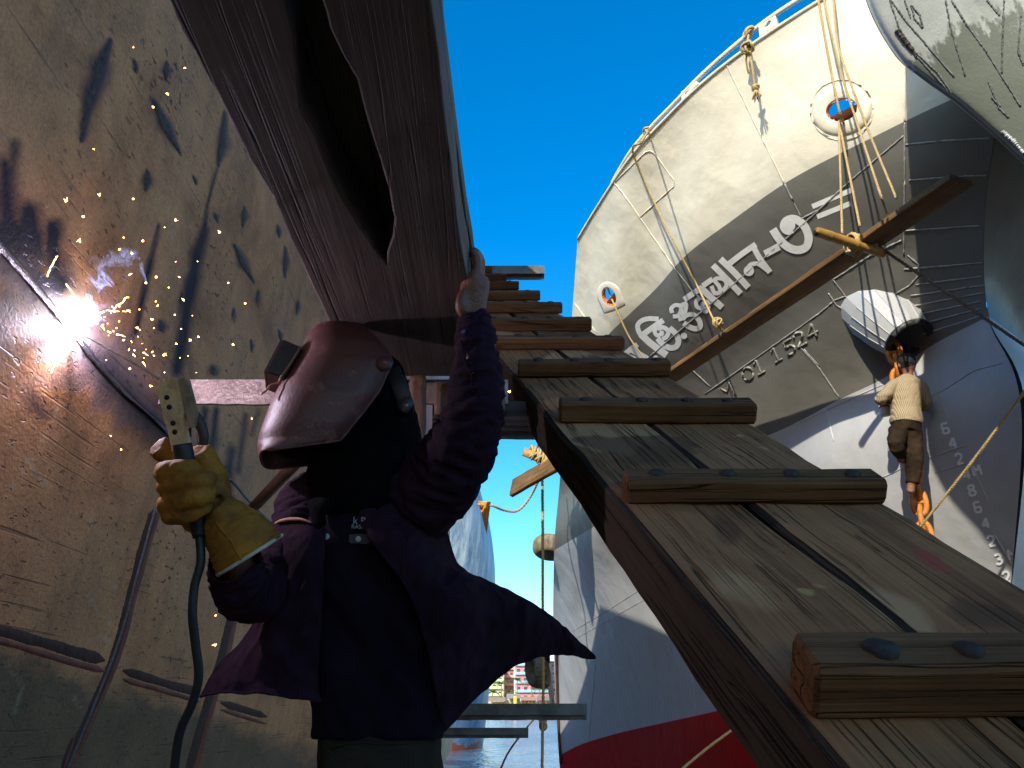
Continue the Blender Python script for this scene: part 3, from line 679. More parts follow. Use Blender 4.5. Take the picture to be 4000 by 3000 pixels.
# name in Bengali script, hand painted
LET = [([(500,1018),(575,965),(650,913)],28), ([(620,906),(560,903),(512,915),(484,945),(490,985),(512,1020)],24), ([(505,1005),(570,1065),(672,1140)],34),
       ([(604,958),(594,990),(612,1012),(636,1000),(640,980)],20), ([(612,968),(650,960),(682,985),(672,1018),(644,1036)],22), ([(690,962),(730,1000),(748,1045),(735,1082),(700,1092),(655,1075),(612,1030)],28),
       ([(708,866),(702,838),(728,815),(760,822),(764,852),(744,884),(712,888)],20), ([(765,818),(795,808),(792,852),(772,898),(748,908)],22), ([(775,905),(800,882),(840,874),(862,888)],22), ([(858,882),(885,920),(888,955),(858,968),(820,956),(782,930)],26),
       ([(785,780),(842,740),(905,698)],28), ([(893,703),(960,765),(1032,830)],32), ([(884,768),(862,795),(870,826),(898,834),(908,806),(932,792),(945,816),(935,845)],20),
       ([(905,690),(970,645)],26), ([(962,690),(984,736),(1018,728),(1010,690),(982,652),(1008,640),(1048,652),(1060,688),(1032,722)],20), ([(972,555),(1060,645),(1152,740)],30), ([(1020,515),(1110,602),(1202,700)],32),
       ([(1060,560),(1150,490),(1250,420)],28), ([(1230,428),(1275,510),(1342,602)],28), ([(1190,588),(1216,552),(1260,545),(1300,570),(1336,600)],20), ([(1308,483),(1402,434)],36),
       ([(1360,322),(1402,386),(1455,435),(1520,457),(1575,437),(1592,385),(1576,322),(1540,276),(1490,255),(1446,270),(1432,305),(1455,332),(1488,322)],40),
       ([(385,1148),(430,1108),(484,1068)],26), ([(440,1098),(548,1164)],30), ([(398,1150),(440,1150),(500,1178)],22)]
k = 0
WHO = [0]*6+[1]*4+[2]*3+[3]*4+[4]*3+[5]+[6]+[7]*3; DISC = [((785,1013),21,8), ((1205,592),34,4), ((925,848),22,2), ((1470,300),36,6), ((602,1158),18,9), ((640,1000),16,0)]
for L_i in range(10):
    bm = bmesh.new()
    for (pts, w), who in zip(LET, WHO):
        if who == L_i: hull_ribbon(bm, [z5(*p) for p in pts], w/1.659*1.32, 0.003+0.00025*k); k += 1
    for c, r, who in DISC:
        if who == L_i: hull_disc(bm, z5(*c), r/1.659, 0.003+0.00025*k); k += 1
    bm_obj('painted_letter', bm, P_letter, ship, smooth=False)
for p in ([(287,1338),(555,1226)], [(318,1405),(534,1318)]):
    bm = bmesh.new(); hull_ribbon(bm, [z4(*q) for q in p], 33/1.659, 0.003); bm_obj('painted_letter', bm, P_letter, ship, smooth=False)
GLY = {'M': [[(0,1),(0.02,0)], [(0.02,0),(0.32,0.55)], [(0.32,0.55),(0.62,0)], [(0.62,0),(0.66,1)]], '0': [[(0.3,0),(0.08,0.15),(0,0.5),(0.08,0.85),(0.3,1),(0.52,0.85),(0.6,0.5),(0.52,0.15),(0.3,0)]],
       '1': [[(0.1,0.2),(0.32,0)], [(0.32,0),(0.32,1)], [(0.1,1),(0.55,1)]], '5': [[(0.58,0),(0.1,0)], [(0.1,0),(0.08,0.42)], [(0.08,0.42),(0.42,0.42),(0.6,0.7),(0.42,0.98),(0.05,0.95)]],
       '2': [[(0.05,0.25),(0.12,0.05),(0.35,0),(0.58,0.18),(0.5,0.5),(0.05,1)], [(0.05,1),(0.62,1)]], '4': [[(0.48,1),(0.48,0)], [(0.48,0),(0,0.68)], [(0,0.68),(0.65,0.68)]],
       '6': [[(0.55,0.02),(0.2,0.1),(0.02,0.5),(0.08,0.9),(0.32,1),(0.56,0.85),(0.56,0.58),(0.3,0.48),(0.06,0.62)]], 'b': [[(0.6,0),(0.05,0.0)],[(0.05,0),(0.05,1)],[(0.05,1),(0.58,1)],[(0.58,1),(0.58,0.5)],[(0.58,0.5),(0.05,0.5)]],
       '8': [[(0.3,0.47),(0.07,0.3),(0.12,0.05),(0.3,0),(0.5,0.05),(0.55,0.3),(0.3,0.47),(0.03,0.68),(0.1,0.95),(0.3,1),(0.52,0.95),(0.6,0.68),(0.3,0.47)]], '3': [[(0.05,0.1),(0.3,0),(0.55,0.15),(0.5,0.4),(0.25,0.48)], [(0.25,0.48),(0.55,0.58),(0.58,0.85),(0.3,1),(0.03,0.88)]]}
def glyph_pts(ch, o, xd, yd):
    return [[(o[0]+x*xd[0]+y*yd[0], o[1]+x*xd[1]+y*yd[1]) for x, y in s] for s in GLY[ch]]
# raised registration number, outlined in weld bead
P_num = paint('raised_number_paint', (0.24, 0.225, 0.185), 0.1, 0.36, 0.01)
for ch, (x, y) in zip('M011524', [(1012,1352),(1150,1238),(1218,1192),(1330,1112),(1418,1065),(1482,1012),(1560,965)]):
    bm_l = []
    for s in glyph_pts(ch, z5(x, y), (62, -36), (21, 50)): 
        q = s if len(s) < 3 else [tuple(v[:2]) for v in catmull([(a, b, 0) for a, b in s], 14)]
        bm_l.append(hull_seam(q, 0.013, 0.15, 0.004, 16))
    bm_obj('raised_letter', join_bm(bm_l), P_num, ship)
k = 0
for ch, (x, y) in [('b', z6(1060,1395)), ('4', z6(1112,1500)), ('2', z6(1160,1612)), ('4', z7(1558,322)), ('M', z7(1655,285)), ('8', z7(1610,470)), ('b', z7(1662,625)), ('4', z7(1735,775)), ('2', z7(1790,935)), ('3', z7(1856,1105)), ('M', z7(1982,1058)), ('2', z7(1930,1265))]:
    bm = bmesh.new()
    for s in glyph_pts(ch, (x, y), (42, -9), (10, 38)):
        hull_ribbon(bm, s, 9.5, 0.003+0.00025*k, smooth=len(s) > 2); k += 1
    bm_obj('draft_mark', bm, P_white_, ship, smooth=False)
# mooring holes with rolled rims
def hole_rim(c, a, b, ang, wid, bulge, square=False):
    ca, sa = math.cos(R(ang)), math.sin(R(ang)); n = 40; rings = []
    d = ray(*c).normalized(); nrm = bvh_all.ray_cast(CAM, d)[1]
    if nrm.dot(d) > 0: nrm = -nrm
    prof = [(0.94, -0.05), (0.985, -0.012), (1.04, 0.012), (1.0+wid*0.35, 0.014*bulge+0.008), (1.0+wid*0.7, 0.012*bulge), (1.0+wid, 0.001), (1.0+wid*1.01, -0.03)]
    bm = bmesh.new(); ins = bmesh.new(); allr = []
    for (q, off) in prof:
        ring = []
        for k in range(n):
            th = 2*math.pi*k/n; u, v = math.cos(th), math.sin(th)
            aa, bb = (a*q, b*q) if q < 1.1 else (a+(q-1)*a*1.0, b+(q-1)*a*1.0)
            if square and q > 1.2 and v > 0: 
                s = 1/max(abs(u), abs(v)); u, v = u*(1+(s-1)*0.8), v*(1+(s-1)*0.8)
            x, y = u*aa, v*bb
            h = SH(c[0]+x*ca-y*sa, c[1]+x*sa+y*ca, 0.0); ring.append(h + nrm*off)
        allr.append(ring)
    for tgt, rs in ((ins, allr[:3]), (bm, allr[2:])):
        vv = [[tgt.verts.new(p) for p in r] for r in rs]
        for r1, r2 in zip(vv[:-1], vv[1:]):
            for k in range(n): tgt.faces.new((r1[k], r1[(k+1) % n], r2[(k+1) % n], r2[k]))
    rim = bm_obj('mooring_hole_rim', bm, P_cream, ship); bm_obj('inner_edge', ins, P_rim, rim)
hole_rim(*HOLES[0], 1.0, 1.3); hole_rim(*HOLES[1], 0.9, 0.6, True)
bm_obj('weld_ring', hull_seam([(3289+122*math.cos(a)*1.0, 430+118*math.sin(a)) for a in [2*math.pi*k/40 for k in range(41)]], 0.008), P_cream, ship)
# rail above the bulwark
dxy = [proj(p) for p in D_]; 
def rail_p(px, py):
    zs = [(p-CAM).y*CP+(p-CAM).z*SP for p in D_]; return P(px, py, float(np.interp(px, [q[0] for q in dxy[:-1]], zs[:-1])))
rail_px = [(2390,717), (2425,655), (2471,583), (2546,494), (2640,398), (2721,313), (2830,213), (2968,100), (3100,10), (3260,-80), (3420,-160)]
tube('rail', [rail_p(*p) for p in rail_px], 0.028, P_cream, ship, 10, 60)
def rail_plate(q, dia, name='rail_bracket'):
    bm = bmesh.new(); O = [bm.verts.new(rail_p(*p)) for p in q]; I = [bm.verts.new(rail_p(*p)) for p in dia]
    for k in range(4): bm.faces.new((O[k], O[(k+1) % 4], I[(k+1) % 4], I[k]))
    ob = bm_obj(name, bm, P_cream, ship, smooth=False); s = ob.modifiers.new('plate', 'SOLIDIFY'); s.thickness = 0.05; s.offset = 0
rail_plate([(2966,100), (3030,54), (3042,98), (2970,146)], [(2988,108), (3006,82), (3018,84), (3002,106)])
rail_plate([(2666,360), (2725,318), (2732,330), (2668,392)], [(2680,366), (2702,346), (2700,350), (2682,372)])
# edge strip along the top of the bulwark
tube('bulwark_cap', [SH(*(p[0], p[1]+6), 0.0) or D_[i] for i, p in enumerate(dxy[:-1])], 0.022, P_cream, ship, 8, 60)
# hawse pipe, built of welded plates, its mouth pointing down
hb = P(3447, 1225, 8.75); ax = V((0.207, -0.447, -0.869)).normalized()
rt = frame(ax, (1, 0, 0)); bm = bmesh.new(); nn = 18; bi = bmesh.new()
def ringat(b, t, r): return [b.verts.new(hb + ax*t + rt.col[1]*(r*math.cos(2*math.pi*k/nn)) + rt.col[2]*(r*math.sin(2*math.pi*k/nn))) for k in range(nn)]
prof = [(-0.35, 0.40), (-0.02, 0.375), (0.25, 0.325), (0.43, 0.275), (0.50, 0.258)]
rg = [ringat(bm, *p) for p in prof]
for a, b in zip(rg[:-1], rg[1:]):
    for k in range(nn): bm.faces.new((a[k], a[(k+1) % nn], b[(k+1) % nn], b[k]))
hp = bm_obj('hawse_pipe', bm, paint('pale_pipe_paint', (0.40, 0.40, 0.39), 0.10, 0.4, 0.006), ship, smooth=False)
rg = [ringat(bi, *p) for p in [(0.47, 0.262), (0.52, 0.272), (0.545, 0.245), (0.52, 0.21), (0.30, 0.19), (-0.30, 0.18)]]
for a, b in zip(rg[:-1], rg[1:]):
    for k in range(nn): bi.faces.new((a[k], a[(k+1) % nn], b[(k+1) % nn], b[k]))
bm_obj('mouth_lip', bi, simple('black_wear', (0.02, 0.02, 0.021), 0.5, var=0.4, dirt=(0.2, 0.2, 0.19)), hp)
bl = []
for k in range(nn):
    b = bmesh.new(); tube_bm(b, [hb+ax*t+rt.col[1]*((r+0.001)*math.cos(2*math.pi*k/nn))+rt.col[2]*((r+0.001)*math.sin(2*math.pi*k/nn)) for t, r in prof[1:]], 0.006, 6); bl.append(b)
bm_obj('plate_seam', join_bm(bl), P_light, hp)
# fittings low on the distant part of the hull
bm = bmesh.new()
for (x, y) in ((2193,2268),(2177,2318),(2166,2370)):
    pass
bm.free()
tube('hull_pipe', [SH(2196, 2980, 0.05), SH(2186, 2800, 0.05), SH(2181, 2620, 0.05), SH(2178,2490,0.05)], 0.045, M_rust, ship, 8, 20)

# ------------------------------------------------------------------ the bow overhanging at the upper right
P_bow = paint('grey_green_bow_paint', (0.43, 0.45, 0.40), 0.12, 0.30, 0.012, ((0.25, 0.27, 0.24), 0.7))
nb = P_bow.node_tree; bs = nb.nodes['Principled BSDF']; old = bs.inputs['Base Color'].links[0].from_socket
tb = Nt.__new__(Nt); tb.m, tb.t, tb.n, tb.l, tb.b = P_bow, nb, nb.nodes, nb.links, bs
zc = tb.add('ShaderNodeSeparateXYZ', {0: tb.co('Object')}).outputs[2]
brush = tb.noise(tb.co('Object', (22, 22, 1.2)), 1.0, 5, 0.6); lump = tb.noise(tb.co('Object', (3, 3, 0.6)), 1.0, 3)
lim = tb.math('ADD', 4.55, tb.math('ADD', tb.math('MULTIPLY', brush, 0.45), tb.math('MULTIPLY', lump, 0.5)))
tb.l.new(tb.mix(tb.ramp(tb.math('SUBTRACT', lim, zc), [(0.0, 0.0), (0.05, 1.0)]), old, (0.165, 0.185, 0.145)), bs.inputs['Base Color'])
bowE = [(3700,-900), (3619,-773), (3500,-590), (3415,-391), (3368,-180), (3382,0), (3495,215), (3605,310), (3717,390), (3870,520), (4000,640), (4300,900), (4700,1250)]
bN = V((-0.75, -0.5, -0.43)).normalized()
def bz(x, y): return 5.75/abs(bN.dot(ray(x, y)))
rows = [[P(x+dx, y+dy, bz(x+dx, y+dy)+dz) for x, y in bowE] for dx, dy, dz in [(170,-120,2.6), (30,-21,0.70), (0,0,0.12), (14,-5,0.03), (70,-20,0.0), (290,-92,0.0), (530,-170,0.05), (900,-300,0.2)]]
BG = loft(rows, 120, 90)
bow = empty('ship_bow', tuple(rows[2][5]), 'grey green ship bow overhanging the upper right corner, streaked and seamed', 'ship')
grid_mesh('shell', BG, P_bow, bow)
bvh_b = BVHTree.FromPolygons([tuple(v) for v in BG.reshape(-1, 3)], [(r*120+c, r*120+c+1, (r+1)*120+c+1, (r+1)*120+c) for r in range(89) for c in range(119)])
def BHt(px, py, off=0.002):
    d = ray(px, py).normalized(); loc, n, i, q = bvh_b.ray_cast(CAM, d)
    if loc is None: return None
    return loc + (n if n.dot(d) < 0 else -n)*off
def bow_line(pts, r, mat, name='weld_seam'):
    c = np.concatenate([np.linspace(pts[i], pts[i+1], 30) for i in range(len(pts)-1)])
    w = [BHt(x+random.uniform(-1.2, 1.2), y+random.uniform(-1.2, 1.2)) for x, y in c]; w = [p for p in w if p is not None]
    b = bmesh.new(); tube_bm(b, w, [r*random.uniform(0.6, 1.4) for _ in w], 6); return b
M_bseam = simple('bow_seam', (0.11, 0.12, 0.11), 0.5, var=0.4, scale=40)
for q in [[(800,0),(890,130),(1000,255),(1210,500)], [(790,0),(850,180),(960,340),(1100,470),(1190,600)], [(1150,0),(1190,200),(1280,490)], [(1190,0),(1290,160),(1420,340),(1640,690)], [(1530,0),(1520,240),(1515,470)],
     [(885,0),(925,115)], [(930,35),(985,95),(1005,180),(950,120),(930,35)], [(1640,80),(1620,330),(1655,420)], [(830,190),(900,300),(1010,410),(1180,600)], [(1450,630),(1510,690)], [(1420,0),(1500,100)], [(1430,530),(1500,700),(1560,760)]]:
    bm_obj('weld_seam', bow_line([z4(*p) for p in q], 0.005, M_bseam), M_bseam, bow)
bm_obj('scrape', join_bm([bow_line([z4(*p) for p in q], r, M_black) for q, r in [([(835,195),(880,255),(940,325)], 0.014), ([(940,325),(965,370)], 0.008)]]), simple('dark_scrape', (0.05, 0.035, 0.035), 0.6), bow)
bm_obj('rubbing_strip', bow_line([z4(1520,850), z4(1590,910), z4(1659,990)], 0.012, P_light), P_light, bow)
# ------------------------------------------------------------------ ropes and staging on the painted ship
def thing_tube(name, pts, r, mat, label, cat, group=None, n=8, sub=0):
    return tag(tube(name, pts, r, mat, None, n, sub), label, cat, group)
def twist_rope(bm, pts, r, n, lay=0.06):
    """three-strand laid rope"""
    c = catmull(pts, n); L = np.r_[0, np.cumsum(np.linalg.norm(np.diff(c, axis=0), axis=1))]
    for k in range(3):
        w = []
        for i in range(n):
            t = V(c[min(i+1, n-1)]-c[max(i-1, 0)]).normalized(); a = t.cross(V((0.3, 0.2, 0.9))).normalized(); b = t.cross(a)
            ph = L[i]/lay*2*math.pi + 2*math.pi*k/3
            w.append(V(c[i])+a*(r*0.5*math.cos(ph))+b*(r*0.5*math.sin(ph)))
        tube_bm(bm, w, r*0.6, 6)
def rope(name, pts, r, label, mat=None, group='ropes hung about the painted ship', extra=None):
    L = sum((V(b)-V(a)).length for a, b in zip(pts[:-1], pts[1:])); bm = bmesh.new()
    twist_rope(bm, pts, r, int(min(900, max(12, L/(r*2.0)))), r*7)
    if extra: extra(bm)
    return tag(bm_obj(name, bm, mat or M_rope), label, 'rope', group)
def knot_bm(bm, c, r, n=3, R0=0.05, seed=1):
    rr = random.Random(seed)
    for k in range(n):
        ax = V((rr.uniform(-1, 1), rr.uniform(-1, 1), rr.uniform(-1, 1))).normalized(); f = frame(ax, (0.3, 0.2, 1))
        o = V(c)+V((rr.uniform(-1, 1), rr.uniform(-1, 1), rr.uniform(-1, 1)))*R0*0.3
        tube_bm(bm, [o+f.col[1]*(R0*math.cos(2*math.pi*i/14))+f.col[2]*(R0*math.sin(2*math.pi*i/14))+f.col[0]*(R0*0.3*math.sin(4*math.pi*i/14)) for i in range(15)], r, 6)
PLH = 4.22
def plk(px, py, h=PLH): return PH(px, py, h)
a0, a1 = plk(2577, 1492), plk(3752, 690)
dirp = (a1-a0).normalized(); side = dirp.cross(V((0, 0, 1))).normalized()
bm = timber_bm((a1-a0).length, 0.27, 0.06, 0.004, 40, 0.003, 77)
stag = tag(bm_obj('staging_plank', bm, M_plank, None, TM(a0 - side*0.135, Matrix((dirp, side, dirp.cross(side))).transposed())), 'long narrow plank slung by ropes below the white name lettering', 'plank')
# bamboo crosspiece lashed under the plank
b0, b1 = PH(3190, 905, PLH-0.075), PH(3449, 990, PLH-0.10)
bd = (b1-b0).normalized(); L = (b1-b0).length; bm = bmesh.new()
ts = np.linspace(0, 1, 60); tube_bm(bm, [b0+bd*(L*t) for t in ts], [0.047+0.006*max(0, 1-abs(((t*2.6) % 1)-0.5)*22) for t in ts], 14, cap=False)
for e, s in ((b0, 1), (b1, -1)): tube_bm(bm, [e, e+bd*(0.001*s), e+bd*(0.06*s)], [0.046, 0.034, 0.03], 14)
tag(bm_obj('bamboo_pole', bm, M_bamboo), 'short bamboo pole lashed across the slung plank', 'pole')
mid = PH(3335, 955, PLH-0.04)
bm = bmesh.new()
for k in range(9):
    f = frame(bd+side*0.4*math.sin(k*2.1), (0, 0, 1)); o = mid+bd*(0.05*math.sin(k*1.7))+V((0, 0, 0.0))
    tube_bm(bm, [o+f.col[1]*((0.085+0.004*k)*math.cos(2*math.pi*i/18))+f.col[2]*((0.068+0.003*k)*math.sin(2*math.pi*i/18)) for i in range(19)], 0.011, 6)
knot_bm(bm, PH(3410, 948, PLH-0.02), 0.012, 6, 0.05, 4)
tag(bm_obj('rope_lashing', bm, M_rope), 'pale rope lashing binding the bamboo pole to the plank', 'rope', 'ropes hung about the painted ship')
def hz(px, py, d=0.15):
    p = SH(px, py, 0); 
    if p is None: return P(px, py, 8)
    Z = (p-CAM).y*CP+(p-CAM).z*SP; return P(px, py, Z-d)
plz = lambda px, py: P(px, py, (plk(px, py)-CAM).y*CP+(plk(px, py)-CAM).z*SP)
rope('rope', [P(3185,-90,8.3), hz(3200,20,0.12), hz(3240,240,0.2), hz(3280,440,0.25), hz(3295,478,0.03), hz(3299,530,-0.25)], 0.013, 'rope dropping from the rail into the large mooring hole')
rope('rope', [hz(3282,470,-0.1), hz(3278,482,0.06), plz(3290,912)], 0.013, 'left one of two strands from the large mooring hole down to the bamboo pole')
rope('rope', [hz(3284,470,-0.1), hz(3280,484,0.07), plz(3359,884)], 0.013, 'right one of two strands from the large mooring hole down to the plank')
rope('rope', [P(3210,-90,8.3), hz(3223,20,0.10), hz(3290,300,0.3), hz(3345,470,0.4), plz(3440,762), plz(3463,832)], 0.012, 'middle rope from the rail passing in front of the large mooring hole to the plank')
rope('rope', [P(3252,-90,8.2), hz(3257,10,0.10), hz(3275,180,0.25), hz(3330,345,0.4), hz(3400,530,0.5), plz(3502,776)], 0.012, 'rightmost rope from the rail, passing right of the large mooring hole')
lw = lambda t: None
e1 = plz(2800, 1275)
rope('rope', [rail_p(2533,512), hz(2505,555,0.05), hz(2473,600,0.06), hz(2530,735,0.12), hz(2640,960,0.2), hz(2720,1110,0.22), e1], 0.013, 'rope tied low on the curved rail, slanting across the lettering to the plank',
     extra=lambda bm: (knot_bm(bm, rail_p(2533, 510), 0.014, 4, 0.05, 2), knot_bm(bm, plz(2803, 1262), 0.012, 5, 0.055, 6), twist_rope(bm, [plz(2803,1262), plz(2822,1290), plz(2870,1305)], 0.011, 16, 0.07)))
rope('rope', [hz(2372,1118,-0.4), hz(2392,1172,-0.02), hz(2408,1210,0.05), hz(2460,1320,0.15), hz(2530,1420,0.2), hz(2580,1500,0.25)], 0.016, 'rope coming out of the small mooring hole beside the cleats')
def frayed(bm):
    for k in range(16):
        a = 2*math.pi*k/16; p = hz(2950, 345, 0.2); tube_bm(bm, [p, p+V((0.02*math.cos(a), 0.02*math.sin(a), -0.05)), p+V((0.045*math.cos(a)+0.01*math.sin(k*3), 0.045*math.sin(a), -0.12-0.02*(k % 3)))], 0.006, 5)
    knot_bm(bm, hz(2950, 343, 0.2), 0.013, 3, 0.03, 9); knot_bm(bm, hz(2920, 190, 0.15), 0.014, 5, 0.06, 12); knot_bm(bm, rail_p(2925, 125), 0.015, 4, 0.055, 13)
    twist_rope(bm, [hz(2922,185,0.15), hz(2915,235,0.15), hz(2925,285,0.12), hz(2932,240,0.12), hz(2922,190,0.15)], 0.011, 40, 0.07)
rope('rope', [rail_p(2926,118), hz(2922,180,0.12), hz(2940,270,0.2), hz(2950,350,0.2)], 0.015, 'short knotted rope hanging from the rail with a frayed end', extra=frayed)
rope('rope', [PH(3412,948,PLH), P(3560,1050,7.4), P(3760,1185,7.1), P(4120,1430,6.6)], 0.016, 'taut brown rope running from the bamboo lashing down to the right edge', M_rope_dark)
rope('rope', [P(4080,1425,6.4), P(4000,1532,6.5), P(3800,1800,6.9), P(3600,2052,7.4), P(3560,2100,7.5)], 0.014, 'yellowish rope slanting up past the draft marks to the right edge')
rope('rope', [P(2600,3060,8.5), P(2760,2925,9.5), P(2880,2835,10.2), P(3100,2650,11)], 0.018, 'pale rope slanting across the red boot topping')

# ------------------------------------------------------------------ anchor chain
c0, c1 = P(3492, 1375, 8.36), P(3612, 2090, 7.66)
cd = (c1-c0).normalized(); pitch = 0.165; nl = int((c1-c0).length/pitch)+2
ch = empty('anchor_chain', c0, 'heavy orange stud link chain hanging out of the hawse pipe', 'chain')
def link_me():
    bm = bmesh.new(); a, b, r = 0.125, 0.062, 0.027
    pts = []
    for i in range(28):
        th = 2*math.pi*i/28; x = b*math.copysign(abs(math.cos(th))**0.8, math.cos(th)); z = a*math.copysign(abs(math.sin(th))**0.9, math.sin(th)); pts.append(V((x, 0, z)))
    n = 10; rings = []
    for i, p in enumerate(pts):
        t = (pts[(i+1) % 28]-pts[i-1]).normalized(); u = V((0, 1, 0)); w = t.cross(u)
        rings.append([bm.verts.new(p+u*(r*math.cos(2*math.pi*k/n))+w*(r*math.sin(2*math.pi*k/n))) for k in range(n)])
    for i in range(28):
        for k in range(n): bm.faces.new((rings[i][k], rings[i][(k+1) % n], rings[(i+1) % 28][(k+1) % n], rings[(i+1) % 28][k]))
    tube_bm(bm, [(-b, 0, 0), (-b*0.4, 0, 0), (b*0.4, 0, 0), (b, 0, 0)], [0.024, 0.017, 0.017, 0.024], 10)
    bmesh.ops.recalc_face_normals(bm, faces=bm.faces); me = bpy.data.meshes.new('chain_link'); bm.to_mesh(me); bm.free(); return me
lm = link_me(); lm.materials.append(M_chain); lm.polygons.foreach_set('use_smooth', [True]*len(lm.polygons))
vd = (c0-CAM).normalized(); sx = cd.cross(vd).normalized()
for i in range(nl):
    o = bpy.data.objects.new('link', lm); COL.objects.link(o); o.parent = ch
    xa = (sx if i % 2 == 0 else vd); ang = 0.15*math.sin(i*2.2)
    rot = frame(-cd, xa); rot = Matrix((rot.col[1], rot.col[2], rot.col[0])).transposed()      # local x=xa, y, z=-cd (up)
    o.matrix_parent_inverse = Matrix.Translation(-c0)
    o.matrix_basis = TM(c0+cd*(pitch*i), rot @ Matrix.Rotation(ang, 3, 'Z'))

# ------------------------------------------------------------------ far blue hull
P_blue = None
def blue_mat():
    t = Nt('weathered_blue_hull'); c = t.co('Object')
    s1 = t.noise(t.co('Object', (3.0, 3.0, 0.16)), 1.0, 8, 0.7); s2 = t.noise(t.co('Object', (8, 8, 0.3), (0.12, 0, 0)), 1.0, 6, 0.7)
    z = t.add('ShaderNodeSeparateXYZ', {0: c}).outputs[2]
    col = t.ramp(s1, [(0.34, (0.10, 0.17, 0.25)), (0.5, (0.30, 0.38, 0.43)), (0.64, (0.50, 0.55, 0.55))])
    lowf = t.ramp(t.math('MULTIPLY', t.math('ADD', z, 0.3), 0.2), [(0.25, 1.0), (0.75, 0.0)])
    blue = t.ramp(s1, [(0.35, (0.07, 0.13, 0.23)), (0.65, (0.20, 0.29, 0.40))])
    col = t.mix(lowf, col, blue)
    col = t.mix(t.math('MULTIPLY', t.ramp(s2, [(0.66, 0.0), (0.70, 1.0)]), 0.85), col, (0.13, 0.06, 0.05))
    edge = t.math('ADD', z, t.math('MULTIPLY', t.noise(t.co('Object', (0.9, 0.9, 0.5)), 1.0, 4), 2.4))
    rf = t.math('LESS_THAN', edge, 0.55)
    col = t.mix(rf, col, (0.33, 0.075, 0.04))
    return t.fin(col, 0.5, 0, t.bump(s1, 0.03), Specular_IOR_Level=0.4)
E = [(1860,1860), (1885,1950), (1912,2050), (1932,2200), (1934,2330), (1926,2480), (1915,2650), (1894,2850), (1872,3000), (1855,3080)]
Z0 = 40.0
rows = [[P(x-900, y, Z0-4) for x, y in E], [P(x-420, y, Z0-1.5) for x, y in E], [P(x-150, y, Z0) for x, y in E], [P(x-45, y, Z0+1.2) for x, y in E], [P(x-8, y, Z0+2.6) for x, y in E], [P(x, y, Z0+4.5) for x, y in E], [P(x-10, y, Z0+9) for x, y in E], [P(x-60, y, Z0+20) for x, y in E]]
bh = empty('ship_hull', tuple(rows[3][9]), 'far pale blue hull with streaked paint and a red waterline, beyond the tan hull', 'ship hull', 'ship hulls in the yard')
grid_mesh('plating', loft(rows, 60, 70), blue_mat(), bh)
# ------------------------------------------------------------------ hanging things in the gap
def pennant(tl, tr, tip, Z, label, name='pennant'):
    nu, nv = 8, 14; G = []
    for j in range(nv+1):
        t = j/nv; a = np.array(tl)*(1-t)+np.array(tip)*t; b = np.array(tr)*(1-t)+np.array(tip)*t
        G.append([tuple(P(*(a*(1-i/nu)+b*i/nu), Z+0.12*math.sin(i*0.9+t*3)*(1-t))) for i in range(nu+1)])
    return tag(grid_mesh(name, np.array(G), M_flag, None, thick=0.006), label, 'pennant', 'orange pennants')
pennant((1868,1956), (1917,1960), (1901,2085), 16, 'orange triangular pennant hanging from the thin rope against the sky')
pennant((2129,2598), (2147,2596), (2139,2640), 19, 'small orange pennant on the white frame beside the lower tyre')
rope('rope', [P(1866,1970,16), P(1920,1975,16), P(1970,1993,16.2), P(2020,1996,16.3), P(2065,1950,16.4), P(2100,1885,16.2), P(2117,1850,16)], 0.03, 'thin sagging rope carrying the orange pennant', group='ropes in the gap between the ships')
rope('rope', [P(2111,1775,16), P(2117,1840,16), P(2120,2050,15.6), P(2120,2400,15.2), P(2122,2660,14.8), P(2119,2900,14.4), P(2117,3080,14)], 0.032, 'long vertical rope hanging from the small slung plank towards the water', group='ropes in the gap between the ships',
     extra=lambda bm: [knot_bm(bm, P(2120, y, 14.6), 0.035, 3, 0.05, y) for y in (2795, 2815, 2835)])
rope('rope', [P(1925,3080,20), P(1980,2950,21), P(2060,2840,24), P(2110,2780,26)], 0.03, 'thin mooring line slanting over the water', M_rope_dark, 'ropes in the gap between the ships')
bm = timber_bm(1.9, 0.42, 0.10, 0.01, 16, 0.01, 90); q0 = P(2000, 1872, 15.8); q1 = P(2180, 1765, 15.0)
dd = (q1-q0).normalized(); sd = V((0.45, -0.8, -0.35)); sd = (sd-dd*sd.dot(dd)).normalized()
tag(bm_obj('staging_plank', bm, M_plank, None, TM(q0, Matrix((dd, sd, dd.cross(sd))).transposed())), 'small slung plank with rope round it, against the sky left of the gangway', 'plank')
b0, b1 = P(2045, 1764, 15.4), P(2165, 1812, 15.4); bm = bmesh.new(); tube_bm(bm, [b0, b0.lerp(b1, 0.5), b1], 0.09, 12)
tag(bm_obj('bamboo_pole', bm, M_bamboo), 'thick bamboo stub lashed across the small slung plank', 'pole')
bm = bmesh.new(); md = P(2106, 1782, 15.35)
for k in range(9):
    f = frame((b1-b0)+V((0.4*math.sin(k*2.3), 0, 0.3*math.cos(k*1.9))), (0, 0, 1)); o = md+V((0.035*(k-4), 0, -0.02*(k-4)))
    tube_bm(bm, [o+f.col[1]*(0.13*math.cos(2*math.pi*i/14))+f.col[2]*(0.13*math.sin(2*math.pi*i/14)) for i in range(15)], 0.028, 6)
for k in range(5): tube_bm(bm, [P(2112+k*3, 1810, 15.3), P(2118+4*math.sin(k*2), 1835, 15.3), P(2122+8*math.sin(k*3.1), 1842+k*2, 15.3)], 0.02, 5)
tube_bm(bm, [P(2095,1770,15.35), P(2110,1690,15.3), P(2130,1600,15.2)], 0.028, 6)
tag(bm_obj('rope_lashing', bm, M_rope), 'bundle of rope wound round the small slung plank', 'rope', 'ropes in the gap between the ships')
